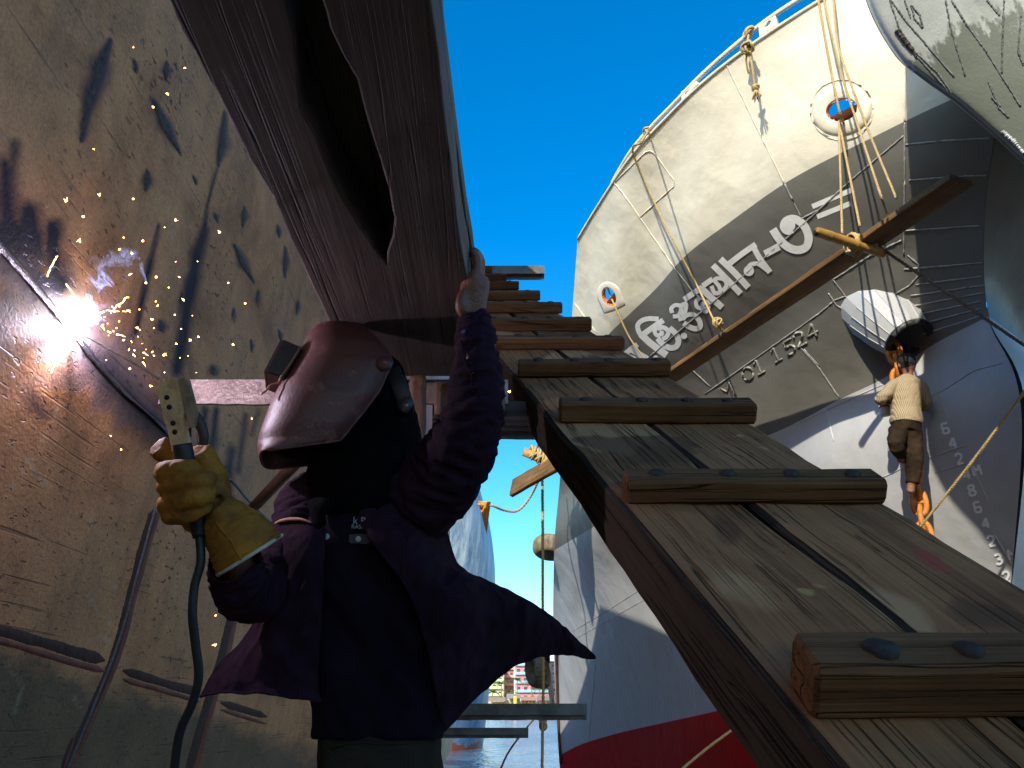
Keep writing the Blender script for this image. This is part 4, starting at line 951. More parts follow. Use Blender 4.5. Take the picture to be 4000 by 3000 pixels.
def tyre(c, R0, r, ax, label, segs=40):
    f = frame(ax, (0.2, 0.3, 1)); bm = bmesh.new(); n = 16; rings = []
    prof = [(math.cos(2*math.pi*k/n), math.sin(2*math.pi*k/n)) for k in range(n)]
    for i in range(segs*2):
        a = math.pi*i/segs; d = f.col[1]*math.cos(a)+f.col[2]*math.sin(a); ring = []
        for k, (u, w) in enumerate(prof):
            uu = max(-0.55, u); tread = 0.07*r*(1 if (i//2) % 2 else -1) if u > 0.55 else 0
            ring.append(bm.verts.new(V(c)+d*(R0+r*0.75*uu+tread)+f.col[0]*(r*1.15*w*(0.75 if u < -0.3 else 1))))
        rings.append(ring)
    m = len(rings)
    for i in range(m):
        for k in range(n): bm.faces.new((rings[i][k], rings[(i+1) % m][k], rings[(i+1) % m][(k+1) % n], rings[i][(k+1) % n]))
    return tag(bm_obj('tyre', bm, M_tyre), label, 'tyre', 'tyre fenders by the ships')
tyre(P(2148, 2138, 19), 0.27, 0.20, (0.12, 0.25, 1), 'worn tyre hung flat against the painted ship, high in the gap')
tyre(P(2094, 2618, 19), 0.30, 0.14, (1, 0.45, 0.12), 'left one of two upright tyre halves hung behind the vertical rope')
tyre(P(2119, 2632, 18.6), 0.26, 0.10, (1, -0.4, 0.1), 'right one of two upright tyre halves hung behind the vertical rope')
wf = empty('white_frame', P(2150, 2800, 19), 'white painted frame with a black box, at the far ship side', 'frame')
tube('post', [P(2136,2620,19), P(2152,2740,19), P(2158,2760,19)], 0.03, M_white, wf); tube('post', [P(2148,2590,19), P(2154,2680,19), P(2166,2800,19)], 0.04, M_white, wf)
tube('arm', [P(2124,2593,19), P(2150,2590,19)], 0.025, M_black, wf)
bm = bmesh.new(); box_bm(bm, P(2136, 2562, 19), (0.16, 0.12, 0.30)); bmesh.ops.bevel(bm, geom=bm.edges[:], offset=0.02, segments=2, affect='EDGES'); bm_obj('black_box', bm, M_black, wf)

# ------------------------------------------------------------------ ground, water, far shore
def water_mat():
    t = Nt('river_water'); c = t.co('Object', (0.55, 0.20, 1)); n1 = t.noise(c, 1.0, 6, 0.6, 0.4); n2 = t.noise(t.co('Object', (2.2, 0.9, 1)), 1.0, 4, 0.6)
    return t.fin((0.10, 0.15, 0.17), 0.14, 0, t.bump(t.math('ADD', n1, t.math('MULTIPLY', n2, 0.4)), 0.5), Specular_IOR_Level=0.5)
me = pymesh('water', [(-3000, 9, -1.0), (3000, 9, -1.0), (3000, 5000, -1.0), (-3000, 5000, -1.0)], [(0, 1, 2, 3)]); tag(link('water', me, water_mat(), smooth=False), kind='structure')
gx = np.r_[np.linspace(-600, -12, 12), np.linspace(-10, 10, 60), np.linspace(12, 600, 12)]; gy = np.r_[np.linspace(-600, -10, 12), np.linspace(-8, 13, 70)]
G = np.array([[(x, y, (-0.0 if y < 7 else -(y-7)*0.35) + 0.03*mnoise.noise(V((x*0.9, y*0.9, 0))) + 0.012*mnoise.noise(V((x*4, y*4, 2)))) for x in gx] for y in gy])
tag(grid_mesh('ground', G, simple('yard_mud', (0.20, 0.15, 0.10), 0.85, var=0.35, scale=1.5, bump=0.02, bscale=12)), kind='structure')
SY = 262.0
def ps(px, py, Y=SY): r = ray(px, py); return CAM + r*(Y/r.y)
me = pymesh('far_bank', [(-900, SY-4, -1.1), (900, SY-4, -1.1), (900, SY, 0.3), (-900, SY, 0.3), (-900, 3000, 0.6), (900, 3000, 0.6)], [(0, 1, 2, 3), (3, 2, 5, 4)])
tag(link('riverbank', me, simple('bank_earth', (0.30, 0.22, 0.14), 0.9, var=0.3, scale=0.3), smooth=False), kind='structure')
def building(px0, px1, pyt, Y, floors, col, col2, label, bays, depth=14):
    a, b = ps(px0, 2780, Y), ps(px1, 2780, Y); top = ps((px0+px1)/2, pyt, Y).z; W = b.x-a.x; H = top; cx = (a.x+b.x)/2
    e = empty('apartment_building', (cx, Y, 0.4), label, 'building', 'apartment buildings on the far bank')
    bm = bmesh.new(); box_bm(bm, (cx, Y+depth/2, H/2), (W, depth, H)); bm_obj('wall', bm, simple('facade', col, 0.8, var=0.08, scale=0.2), e, smooth=False)
    fh = H/floors; mg = simple('window_glass', (0.05, 0.07, 0.09), 0.2); mb = simple('balcony_paint', col2, 0.8, var=0.1, scale=0.2)
    for f in range(floors):
        bm = bmesh.new(); box_bm(bm, (cx, Y-0.55, fh*f+0.55), (W*0.98, 1.1, 0.12)); box_bm(bm, (cx, Y-1.05, fh*f+1.0), (W*0.98, 0.1, 0.9)); bm_obj('balcony', bm, mb, e, smooth=False)
        for k in range(bays):
            bm = bmesh.new(); box_bm(bm, (cx-W/2+W*(k+0.5)/bays, Y-0.02, fh*(f+0.62)), (W/bays*0.5, 0.16, fh*0.45)); bm_obj('window', bm, mg, e, smooth=False)
    bm = bmesh.new(); box_bm(bm, (cx, Y+depth/2, H+0.5), (W*1.02, depth*1.02, 0.5)); bm_obj('parapet', bm, mb, e, smooth=False)
building(1895, 1965, 2615, 300, 6, (0.50, 0.55, 0.28), (0.55, 0.62, 0.35), 'pale green apartment block with balconies on the far bank', 3)
building(1968, 2008, 2560, 310, 7, (0.45, 0.24, 0.20), (0.55, 0.38, 0.34), 'brick brown apartment tower between green and pink blocks', 2)
building(2012, 2150, 2540, 296, 7, (0.62, 0.24, 0.26), (0.30, 0.52, 0.56), 'pink apartment block with turquoise balconies on the far bank', 5)
building(2152, 2235, 2590, 305, 6, (0.55, 0.52, 0.45), (0.60, 0.3, 0.3), 'cream apartment block behind the painted ship', 3)
building(1800, 1890, 2600, 320, 6, (0.55, 0.5, 0.4), (0.4, 0.45, 0.4), 'beige apartment block behind the far blue hull', 3)
M_trunk = simple('palm_trunk', (0.22, 0.16, 0.10), 0.9); M_frond = simple('palm_frond', (0.10, 0.15, 0.03), 0.6, var=0.4, scale=1.0)
def palm(px, pyt, Y, seed, label):
    rr = random.Random(seed); top = ps(px, pyt, Y); e = empty('palm_tree', (top.x, Y, 0.4), label, 'palm tree', 'palm trees on the far bank')
    tube('trunk', [(top.x+rr.uniform(-0.5, 0.5), Y, 0.2), (top.x+rr.uniform(-0.3, 0.3), Y, top.z*0.5), (top.x, Y, top.z)], [0.25, 0.17, 0.14], M_trunk, e, 8, 8)
    bm = bmesh.new()
    for k in range(17):
        a = 2*math.pi*k/17+rr.uniform(-0.15, 0.15); el = rr.uniform(-0.1, 1.1); L = rr.uniform(2.4, 3.4); d = V((math.cos(a), math.sin(a), 0)); s = V((-math.sin(a), math.cos(a), 0))
        prev = None
        for i in range(9):
            t = i/8; p = top+d*(L*t*math.cos(el*(1-t*0.5)))+V((0, 0, L*(t*math.sin(el)-0.75*t*t)))
            if prev is not None:
                for sg in (-1, 1):
                    for q in range(2):
                        o = prev.lerp(p, q*0.5); w = 0.62*(1-0.55*abs(t-0.45)); tip = o+s*(sg*w)+V((0, 0, -0.35*w-0.15))+d*0.25
                        bm.faces.new([bm.verts.new(o), bm.verts.new(o+d*0.12), bm.verts.new(tip)])
            prev = p
    bm_obj('crown', bm, M_frond, e, smooth=False, recalc=False)
for i, (x, y, Y, lb) in enumerate([(1958, 2668, 270, 'palm with a broad crown in front of the green block'), (2022, 2655, 274, 'tall palm in front of the pink block, left of the tyres'), (2076, 2672, 272, 'palm below the hanging tyres'), (2108, 2690, 275, 'small palm right of the vertical rope'), (1925, 2700, 268, 'low palm nearest the blue hull'), (2142, 2688, 277, 'palm half hidden by the painted ship'), (1990, 2700, 280, 'short palm between the two left palms')]):
    palm(x, y, Y, i+3, lb)
for i, (x0, x1, y, c, lb) in enumerate([(1905, 1975, 2725, (0.30, 0.22, 0.15), 'long brown roofed waterfront stall at the left'), (1978, 2032, 2712, (0.26, 0.24, 0.22), 'waterfront stall with a grey gabled roof'), (2036, 2095, 2722, (0.36, 0.22, 0.12), 'waterfront stall with an orange brown roof'), (2098, 2170, 2720, (0.24, 0.18, 0.14), 'waterfront stall beside the painted ship')]):
    a, b = ps(x0, 2780), ps(x1, 2780); zt = ps(x0, y).z; e = empty('stall', ((a.x+b.x)/2, SY+3, 0.4), lb, 'stall', 'stalls along the far bank'); W = b.x-a.x; cx = (a.x+b.x)/2
    bm = bmesh.new(); 
    for s in (-1, 1): bm.faces.new([bm.verts.new(p) for p in ((cx-W/2, SY+3+2.4*s, zt-1.1), (cx+W/2, SY+3+2.4*s, zt-1.1), (cx+W/2, SY+3, zt), (cx-W/2, SY+3, zt))])
    ob = bm_obj('roof', bm, simple('stall_roof', c, 0.8), e, smooth=False); ob.modifiers.new('t', 'SOLIDIFY').thickness = 0.15
    for k in range(5):
        bm = bmesh.new(); box_bm(bm, (cx-W/2+W*k/4*0.96+0.1, SY+1, (zt-1.1)/2), (0.16, 0.16, zt-1.1)); bm_obj('post', bm, M_trunk, e, smooth=False)
    bm = bmesh.new(); box_bm(bm, (cx, SY+4.5, (zt-1.2)/2), (W*0.96, 0.2, zt-1.2)); bm_obj('back_wall', bm, simple('stall_wall', [(0.5, 0.4, 0.25), (0.45, 0.42, 0.3), (0.55, 0.33, 0.12), (0.42, 0.3, 0.2)][i], 0.8), e, smooth=False)
    bm = bmesh.new(); box_bm(bm, (cx, SY+0.8, 0.85), (W*0.9, 0.5, 0.9)); bm_obj('counter', bm, simple('counter_paint', [(0.6, 0.5, 0.2), (0.5, 0.25, 0.12), (0.6, 0.42, 0.1), (0.3, 0.35, 0.4)][i], 0.7), e, smooth=False)
a = ps(2013, 2720); tag(thing_tube('post', [(a.x, SY-1, -0.5), (a.x, SY-1, a.z)], 0.55, simple('yellow_paint', (0.75, 0.5, 0.03), 0.5), 'thick yellow post at the far waterside', 'post', n=12))
def boat(px0, px1, py, Y, col, lb, cabin=True):
    a, b = ps(px0, py, Y), ps(px1, py, Y); L = b.x-a.x; cx = (a.x+b.x)/2; e = empty('boat', (cx, Y, -1.0), lb, 'boat', 'boats on the river')
    secs = []
    for i in range(13):
        t = i/12*2-1; w = 1.1*(1-abs(t)**3); sh = 0.9+0.9*abs(t)**2.5; x = cx+L/2*t
        secs.append([(x, Y-w, -1+sh), (x, Y-w*0.7, -1.1), (x, Y, -1.3), (x, Y+w*0.7, -1.1), (x, Y+w, -1+sh)])
    grid_mesh('hull', np.array(secs), simple('boat_paint', col, 0.5), e, thick=0.05)
    if cabin:
        bm = bmesh.new(); box_bm(bm, (cx-L*0.1, Y, 0.75), (L*0.5, 1.5, 1.5)); bmesh.ops.bevel(bm, geom=bm.edges[:], offset=0.12, segments=2, affect='EDGES'); cb = bm_obj('cabin', bm, M_white, e, smooth=False)
        for k in range(3):
            bm = bmesh.new(); box_bm(bm, (cx-L*0.25+L*0.15*k, Y-0.76, 1.0), (L*0.09, 0.05, 0.5)); bm_obj('window', bm, M_black, cb, smooth=False)
boat(1908, 1955, 2797, 225, (0.75, 0.78, 0.8), 'white cabin boat moored beside the blue hull'); boat(1962, 2052, 2797, 240, (0.34, 0.14, 0.06), 'long reddish brown open boat at the far bank', False); boat(2060, 2135, 2797, 245, (0.30, 0.17, 0.08), 'brown open boat right of the longer one', False)
# ------------------------------------------------------------------ the welder
C_purple = cloth('purple_overshirt_cloth', (0.021, 0.0085, 0.0165), 0.5, 0.003, 0.85, 16, (1, 1, 0.5))
C_navy = cloth('navy_polo_cloth', (0.0085, 0.0055, 0.0110), 0.4, 0.003, 0.9, 14, (1.0, 1, 0.45))
C_black = cloth('black_hood_cloth', (0.0025, 0.002, 0.0025), 0.5, 0.004, 0.95, 18)
C_trous = cloth('olive_trousers_cloth', (0.035, 0.029, 0.020), 0.3, 0.004, 0.9, 12)
def leather_mat():
    t = Nt('yellow_glove_leather'); c = t.co('Object'); n = t.noise(c, 16, 6, 0.6, 0.4); f = t.noise(c, 130, 4, 0.6); b = t.noise(c, 9, 5, 0.65)
    col = t.ramp(n, [(0.3, (0.17, 0.062, 0.006)), (0.65, (0.37, 0.155, 0.014))])
    col = t.mix(t.ramp(b, [(0.47, 0.0), (0.66, 0.8)]), col, (0.075, 0.034, 0.010))
    return t.fin(col, 0.72, 0, t.bump(t.math('ADD', n, t.math('MULTIPLY', f, 0.4)), 0.004), Specular_IOR_Level=0.25)
M_leather = leather_mat()
def skin_mat(name, col):
    t = Nt(name); c = t.co('Object'); n = t.noise(c, 30, 5); f = t.noise(c, 180, 3)
    return t.fin(t.ramp(n, [(0.3, tuple(x*0.8 for x in col)), (0.7, tuple(x*1.2 for x in col))]), 0.5, 0, t.bump(t.math('ADD', n, f), 0.0025), Subsurface_Weight=0.05, Specular_IOR_Level=0.4)
M_skin = skin_mat('brown_skin', (0.135, 0.052, 0.026))
W0 = V((P(1490, 2880, 1.72).x, P(1490, 2880, 1.72).y, 0.0))
man = empty('person', W0, 'welder in purple overshirt, brown welding helmet and yellow gauntlet, one arm raised', 'person', 'people at work')

def chain_bm(bm, pts, n=14, sub=3, flat=None):
    """pts: (px,py,Z,r) -> swept limb"""
    w = [P(*p[:3]) for p in pts]; r = [p[3] for p in pts]; m = (len(pts)-1)*sub+1
    d = np.arange(len(pts), dtype=float); ts = np.linspace(0, len(pts)-1, m)
    c = cr_at(np.array([tuple(p) for p in w]), d, ts); rr = np.interp(ts, d, r)
    tube_bm(bm, [V(p) for p in c], list(rr), n)
# body under the clothes, one skin: head, neck, trunk, legs, both arms and the bare gripping hand
bm = bmesh.new()
sphere_bm(bm, P(1405, 1530, 1.85), (0.075, 0.095, 0.105))
chain_bm(bm, [(1420,1600,1.86,0.055), (1430,1800,1.83,0.055), (1440,1960,1.80,0.07), (1445,2150,1.78,0.10), (1460,2400,1.77,0.085), (1480,2700,1.75,0.08), (1485,2860,1.73,0.08), (1485,2990,1.72,0.08)])
chain_bm(bm, [(1480,2010,1.79,0.06), (1640,1960,1.78,0.06), (1740,1860,1.74,0.052), (1845,1690,1.69,0.045), (1866,1560,1.69,0.042), (1862,1420,1.705,0.036), (1852,1300,1.715,0.028), (1850,1230,1.725,0.026)])
chain_bm(bm, [(1400,2030,1.80,0.06), (1250,2000,1.83,0.048), (1190,2080,1.79,0.046), (1130,2185,1.73,0.044), (1030,2285,1.66,0.040), (940,2230,1.54,0.036), (860,2080,1.50,0.03)])
hipL, hipR = V((W0.x-0.07, W0.y+0.02, 0.86)), V((W0.x+0.07, W0.y+0.02, 0.86))
for h in (hipL, hipR):
    s = 1 if h.x > W0.x else -1
    tube_bm(bm, [V((W0.x+0.045*s, W0.y+0.02, 0.90)), h, h+V((0.02*s, -0.02, -0.36)), h+V((0.03*s, 0.03, -0.76)), h+V((0.03*s, 0.02, -0.80)), h+V((0.04*s, -0.12, -0.83))], [0.06, 0.07, 0.055, 0.036, 0.04, 0.032], 14)
# palm and fingers closed on the side of the timber
chain_bm(bm, [(1850,1250,1.722,0.026), (1846,1190,1.728,0.032), (1856,1120,1.735,0.034), (1862,1085,1.742,0.030)])
chain_bm(bm, [(1830,1225,1.715,0.018), (1808,1208,1.70,0.017), (1802,1180,1.70,0.014), (1812,1140,1.71,0.011)])           # heel of the hand and thumb along the underside
for i, (dx, dz, L) in enumerate([(-4, -0.030, 1.0), (4, -0.010, 1.1), (10, 0.012, 1.05), (14, 0.034, 0.85)]):
    chain_bm(bm, [(1860+dx, 1100, 1.742+dz, 0.0115), (1866+dx, 1052-6*i, 1.755+dz, 0.0108), (1866+dx, 1052-42*L, 1.765+dz, 0.0100), (1853+dx*0.6, 1052-66*L, 1.775+dz, 0.0092), (1838+dx*0.4, 1052-62*L, 1.775+dz, 0.0080)], 10, 4)
remesh('body', bm, 0.0055, M_skin, man, 3)

def sections(secs, n=48, yaw=0.0, fold=0.0, seed=0, m=60):
    """closed garment from (px,py,Z,half width px,half depth m, lean) sections"""
    a = np.array(secs, float); d = np.arange(len(a), dtype=float); ts = np.linspace(0, len(a)-1, m); a = cr_at(a, d, ts); G = []
    cy, sy = math.cos(yaw), math.sin(yaw)
    for i, (px, py, Z, hw, hd) in enumerate(a):
        c = P(px, py, Z); w = hw*Z/F; ring = []
        for k in range(n):
            th = 2*math.pi*k/n; u, v = math.cos(th), math.sin(th)
            u = math.copysign(abs(u)**0.85, u); v = math.copysign(abs(v)**0.85, v)
            x, y = w*u, hd*v; p = c + V((x*cy-y*sy, x*sy+y*cy, 0))
            if fold:
                q = V((p.x*7+p.z*4.5, p.y*5, p.z*3.2-p.x*2+seed))
                f = abs(mnoise.noise(q*1.7))*-1.6+0.35+0.5*mnoise.noise(q*4); dirn = (p-c); dirn.z = 0
                p = p + dirn.normalized()*(fold*f)
            ring.append(tuple(p))
        G.append(ring)
    return np.array(G)
polo = sections([(1440,1950,1.80,110,.075), (1440,2020,1.79,200,.10), (1440,2100,1.78,258,.115), (1445,2300,1.77,265,.115), (1465,2500,1.76,254,.11), (1480,2700,1.75,250,.11), (1485,2810,1.74,256,.115), (1482,2868,1.735,252,.115), (1482,2885,1.735,244,.11), (1482,2860,1.735,236,.105)], 90, 0.0, 0.017, 3, 110)
polo_o = grid_mesh('polo_shirt', polo, C_navy, man, closed_u=True)
def front(px, py, o, off=0.004):
    me = o.data; b = BVHTree.FromPolygons([v.co for v in me.vertices], [p.vertices for p in me.polygons]); d = ray(px, py).normalized()
    loc, n, i, q = b.ray_cast(CAM, d); return loc - d*off
# collar label, pocket flap and buttons of the polo shirt
def text_mesh(txt, size, o, xdir, ydir, mat, parent, name):
    cu = bpy.data.curves.new('txt', 'FONT'); cu.body = txt; cu.size = size; cu.extrude = 0.0004; to = bpy.data.objects.new('txt', cu); COL.objects.link(to)
    bpy.context.view_layer.update(); me = bpy.data.meshes.new_from_object(to.evaluated_get(bpy.context.evaluated_depsgraph_get())); bpy.data.objects.remove(to)
    return link(name, me, mat, parent, TM(o, frame(xdir, ydir)), smooth=False)
M_thread = simple('pale_thread', (0.34, 0.33, 0.33), 0.7); M_button = simple('button', (0.42, 0.38, 0.36), 0.35, scale=60)
xr, yr = V((1, 0, -0.03)), V((0, -0.39, 0.92))
text_mesh('RASHION', 0.0125, front(1372, 2064, polo_o, 0.012), xr, yr, M_thread, polo_o, 'printed_lettering')
text_mesh('k R.', 0.022, front(1378, 2046, polo_o, 0.012), xr, yr, M_thread, polo_o, 'printed_lettering')
bm = bmesh.new(); fl = [front(x, y, polo_o, 0.006) for x, y in ((1364, 2088), (1448, 2084), (1448, 2118), (1438, 2124), (1370, 2122), (1362, 2114))]; bm.faces.new([bm.verts.new(p) for p in fl])
ob = bm_obj('placket_patch', bm, cloth('grey_patch_cloth', (0.10, 0.09, 0.10)), polo_o, smooth=False)
for x, y in ((1399, 2106), (1276, 2096)):
    bm = bmesh.new(); o = front(x, y, polo_o, 0.010); f = frame((0, -0.9, -0.4), (1, 0, 0)); tube_bm(bm, [o-f.col[0]*0.002, o+f.col[0]*0.001, o+f.col[0]*0.002], [0.0062, 0.0062, 0.0048], 16); bm_obj('button', bm, M_button, polo_o)
# trousers
bm = bmesh.new()
tr = sections([(1485,2780,1.74,225,.10), (1485,2850,1.735,232,.106), (1485,2900,1.735,238,.11), (1482,3000,1.72,236,.11), (1480,3100,1.70,230,.105)], 60, 0, 0.006, 8, 30)
vs = [[bm.verts.new(p) for p in r] for r in tr]
for a, b in zip(vs[:-1], vs[1:]):
    for k in range(60): bm.faces.new((a[k], a[(k+1) % 60], b[(k+1) % 60], b[k]))
bm.faces.new(vs[0]); bm.faces.new(vs[-1])
for h in (hipL, hipR):
    s = 1 if h.x > W0.x else -1
    tube_bm(bm, [h+V((0, 0, 0.06)), h+V((0.01*s, 0, -0.05)), h+V((0.02*s, -0.02, -0.36)), h+V((0.03*s, 0.02, -0.68)), h+V((0.03*s, 0.02, -0.78))], [0.06, 0.078, 0.075, 0.07, 0.075], 18)
sphere_bm(bm, P(1285, 2935, 1.72), (0.025, 0.06, 0.04)); sphere_bm(bm, P(1680, 2950, 1.74), (0.025, 0.06, 0.04))
remesh('trousers', bm, 0.008, C_trous, man, 3, lambda p: 0.006*(abs(mnoise.noise(V((p.x*9+p.z*7, p.y*9, p.z*8))))-0.2))
tube('waist_seam', [front(x, y, bpy.data.objects['trousers'], 0.001) for x, y in [(1290,2925),(1380,2902),(1500,2905),(1620,2900),(1700,2880)]], 0.003, C_trous, bpy.data.objects['trousers'], 6, 30)
for h in (hipL, hipR):
    bm = bmesh.new(); s = 1 if h.x > W0.x else -1; o = V((h.x+0.035*s, h.y-0.05, 0.0))
    sphere_bm(bm, o+V((0, 0, 0.045)), (0.045, 0.13, 0.05)); box_bm(bm, o+V((0, 0, 0.012)), (0.085, 0.26, 0.022)); remesh('shoe', bm, 0.006, M_black, man, 3)

# overshirt: two open fronts blown back, both sleeves, yoke and collar
def panel(rows, nc=46, nr=90, fold=0.010, seed=0):
    G = loft([[P(*p) for p in r] for r in rows], nc, nr); out = np.empty_like(G)
    for i in range(nr):
        for j in range(nc):
            p = V(G[i, j]); q = V((p.x*8-p.z*5, p.y*4, p.z*4+p.x*4+seed)); e = min(1, i/12)
            f = fold*e*(1.2*mnoise.noise(q*1.3)-1.4*abs(mnoise.noise(q*2.6))+0.4+0.35*mnoise.noise(q*6))
            out[i, j] = p + ray(*proj(p)).normalized()*(-f) + V((0, 0, 0.35*f))
    return out
bm_j = []
def add_grid(G, closed=False):
    b = bmesh.new(); vv = [[b.verts.new(p) for p in r] for r in G]; nc = len(vv[0])
    for a, c in zip(vv[:-1], vv[1:]):
        for k in range(nc if closed else nc-1): b.faces.new((a[k], a[(k+1) % nc], c[(k+1) % nc], c[k]))
    bm_j.append(b)
GR = panel([[(1405,1975,1.70),(1480,1950,1.70),(1580,1930,1.72),(1690,1920,1.78)], [(1440,2080,1.65),(1520,2075,1.65),(1625,2070,1.69),(1748,2090,1.80)], [(1500,2180,1.645),(1580,2180,1.645),(1680,2175,1.69),(1785,2195,1.82)],
    [(1560,2265,1.645),(1670,2268,1.655),(1800,2250,1.74),(1885,2268,1.85)], [(1615,2365,1.645),(1750,2365,1.675),(1920,2335,1.78),(2050,2345,1.9)], [(1655,2480,1.65),(1810,2460,1.70),(2020,2420,1.82),(2190,2448,1.95)],
    [(1685,2610,1.66),(1840,2555,1.72),(2060,2490,1.85),(2268,2518,1.98)], [(1708,2740,1.67),(1850,2640,1.73),(2060,2550,1.86),(2318,2560,2.0)], [(1738,2852,1.68),(1868,2715,1.75),(2075,2575,1.87),(2324,2573,2.0)]], 70, 130, 0.020, 2); add_grid(GR)
GLp = panel([[(1078,2042,1.76),(1130,2034,1.70),(1200,2040,1.66),(1275,2065,1.65)], [(1060,2150,1.75),(1112,2140,1.67),(1190,2150,1.63),(1268,2160,1.64)], [(1046,2300,1.73),(1100,2300,1.65),(1180,2300,1.625),(1260,2310,1.635)],
    [(1006,2405,1.72),(1070,2420,1.64),(1160,2430,1.62),(1255,2440,1.63)], [(935,2515,1.7),(1020,2530,1.635),(1140,2540,1.615),(1246,2560,1.625)], [(852,2600,1.68),(970,2630,1.63),(1110,2650,1.615),(1242,2670,1.625)], [(783,2722,1.66),(925,2702,1.62),(1085,2716,1.605),(1255,2741,1.625)]], 60, 110, 0.015, 6); add_grid(GLp)
add_grid(panel([[(1440,1960,1.70),(1410,1985,1.68),(1395,2030,1.665)], [(1520,2040,1.64),(1480,2075,1.635),(1450,2110,1.635)], [(1620,2160,1.645),(1570,2190,1.635),(1530,2220,1.635)], [(1700,2262,1.66),(1650,2280,1.645),(1610,2300,1.64)]], 16, 40, 0.006, 11))
def sleeve(pts, seed, fold, n=40, m=120):
    w = [P(*p[:3]) for p in pts]; r = [p[3] for p in pts]; d = np.arange(len(pts), dtype=float); ts = np.linspace(0, len(pts)-1, m)
    c = cr_at(np.array([tuple(p) for p in w]), d, ts); rr = np.interp(ts, d, r); G = []
    for i in range(m):
        t = V(c[min(i+1, m-1)]-c[max(i-1, 0)]).normalized(); a = t.cross(V((0, 0.92, 0.39))).normalized(); b = t.cross(a); ring = []
        for k in range(n):
            th = 2*math.pi*k/n; o = a*math.cos(th)+b*math.sin(th); L = ts[i]
            q = V((math.cos(th)*0.9, math.sin(th)*0.9, L*1.9+0.6*math.sin(th+1)+seed))
            f = fold*(0.5-1.9*abs(mnoise.noise(q*1.5))+0.5*mnoise.noise(q*4.1))*min(1, 0.35+L*0.5)
            ring.append(tuple(V(c[i])+o*(rr[i]+f)))
        G.append(ring)
    return np.array(G)
slv = sleeve([(1848,1248,1.722,0.034), (1852,1262,1.72,0.036), (1860,1340,1.71,0.043), (1862,1480,1.70,0.055), (1855,1600,1.69,0.062), (1825,1700,1.69,0.070), (1770,1800,1.715,0.080), (1705,1890,1.745,0.090), (1620,1975,1.78,0.095), (1560,2090,1.79,0.09)], 1.3, 0.011)
add_grid(slv, True)
add_grid(sleeve([(1260,1930,1.86,0.070), (1205,1985,1.83,0.073), (1185,2070,1.79,0.070), (1130,2180,1.73,0.066), (1035,2290,1.66,0.060), (970,2320,1.60,0.055), (935,2270,1.545,0.052), (915,2190,1.51,0.047)], 5.1, 0.010), True)
j = join_bm(bm_j); jo = bm_obj('overshirt', j, C_purple, man, recalc=True); s_ = jo.modifiers.new('thickness', 'SOLIDIFY'); s_.thickness = 0.0022; s_.offset = 0
for Gx, ed_ in ((GR, -1), (GLp, 0)):
    tube('hem', [V(q) for q in Gx[-1]], 0.0030, C_purple, jo, 6); tube('front_edge' if ed_ == 0 else 'hem', [V(q) for q in Gx[8:, ed_]], 0.0026, C_purple, jo, 6)
# cuff with its button, and a hem edge coloured as lit by the arc along the armhole
cuff = sleeve([(1847,1238,1.723,0.035), (1850,1262,1.72,0.0385), (1856,1310,1.714,0.0425), (1859,1345,1.71,0.0445)], 9, 0.002, 36, 24)
ob = grid_mesh('cuff', cuff, C_purple, jo, closed_u=True); s_ = ob.modifiers.new('t', 'SOLIDIFY'); s_.thickness = 0.003
bm = bmesh.new(); o = P(1812, 1298, 1.675); f = frame((0.35, -0.9, -0.1), (1, 0, 0)); tube_bm(bm, [o, o+f.col[0]*0.002], [0.0055, 0.005], 14); bm_obj('button', bm, simple('violet_button', (0.10, 0.07, 0.16), 0.3), jo)
tube('hem_edge', [P(1064,2065,1.745), P(1078,2044,1.735), P(1120,2030,1.695), P(1170,2028,1.665), P(1215,2040,1.652)], [0.002, 0.004, 0.0045, 0.004, 0.002], simple('lit_hem', (0.30, 0.15, 0.08), 0.8), jo, 8, 30)
tube('sleeve_placket', [P(1800,1330,1.672), P(1812,1400,1.655), P(1838,1460,1.645), P(1850,1540,1.638), P(1905,1590,1.65)], 0.0022, C_purple, jo, 6, 40)
bm = bmesh.new(); bm.faces.new([bm.verts.new(P(*p)) for p in ((1824,1375,1.661),(1836,1400,1.653),(1850,1455,1.642),(1843,1462,1.644),(1828,1430,1.652),(1822,1395,1.659))]); bm_obj('bare_arm_slit', bm, M_skin, jo)
# hood and scarf
bm = bmesh.new()
sphere_bm(bm, P(1440, 1545, 1.86), (0.098, 0.105, 0.118), u=24, v=16)
chain_bm(bm, [(1445,1560,1.865,0.095), (1470,1700,1.85,0.108), (1450,1840,1.82,0.125), (1435,1960,1.79,0.125), (1440,2030,1.78,0.10)], 24)
sphere_bm(bm, P(1370, 1715, 1.835), (0.085, 0.085, 0.105)); sphere_bm(bm, P(1330, 1850, 1.80), (0.075, 0.08, 0.10))
chain_bm(bm, [(1225,1960,1.70,0.012), (1240,2000,1.675,0.018), (1248,2040,1.662,0.014), (1235,2075,1.658,0.007)], 12)
chain_bm(bm, [(1235,1965,1.69,0.012), (1272,1962,1.672,0.015), (1280,1985,1.668,0.010), (1245,2000,1.67,0.008)], 12)
remesh('hood', bm, 0.006, C_black, man, 3, lambda p: 0.008*(abs(mnoise.noise(V((p.x*13, p.y*10, p.z*17))))-0.2)+0.003*mnoise.noise(V((p.x*40, p.y*40, p.z*40))))

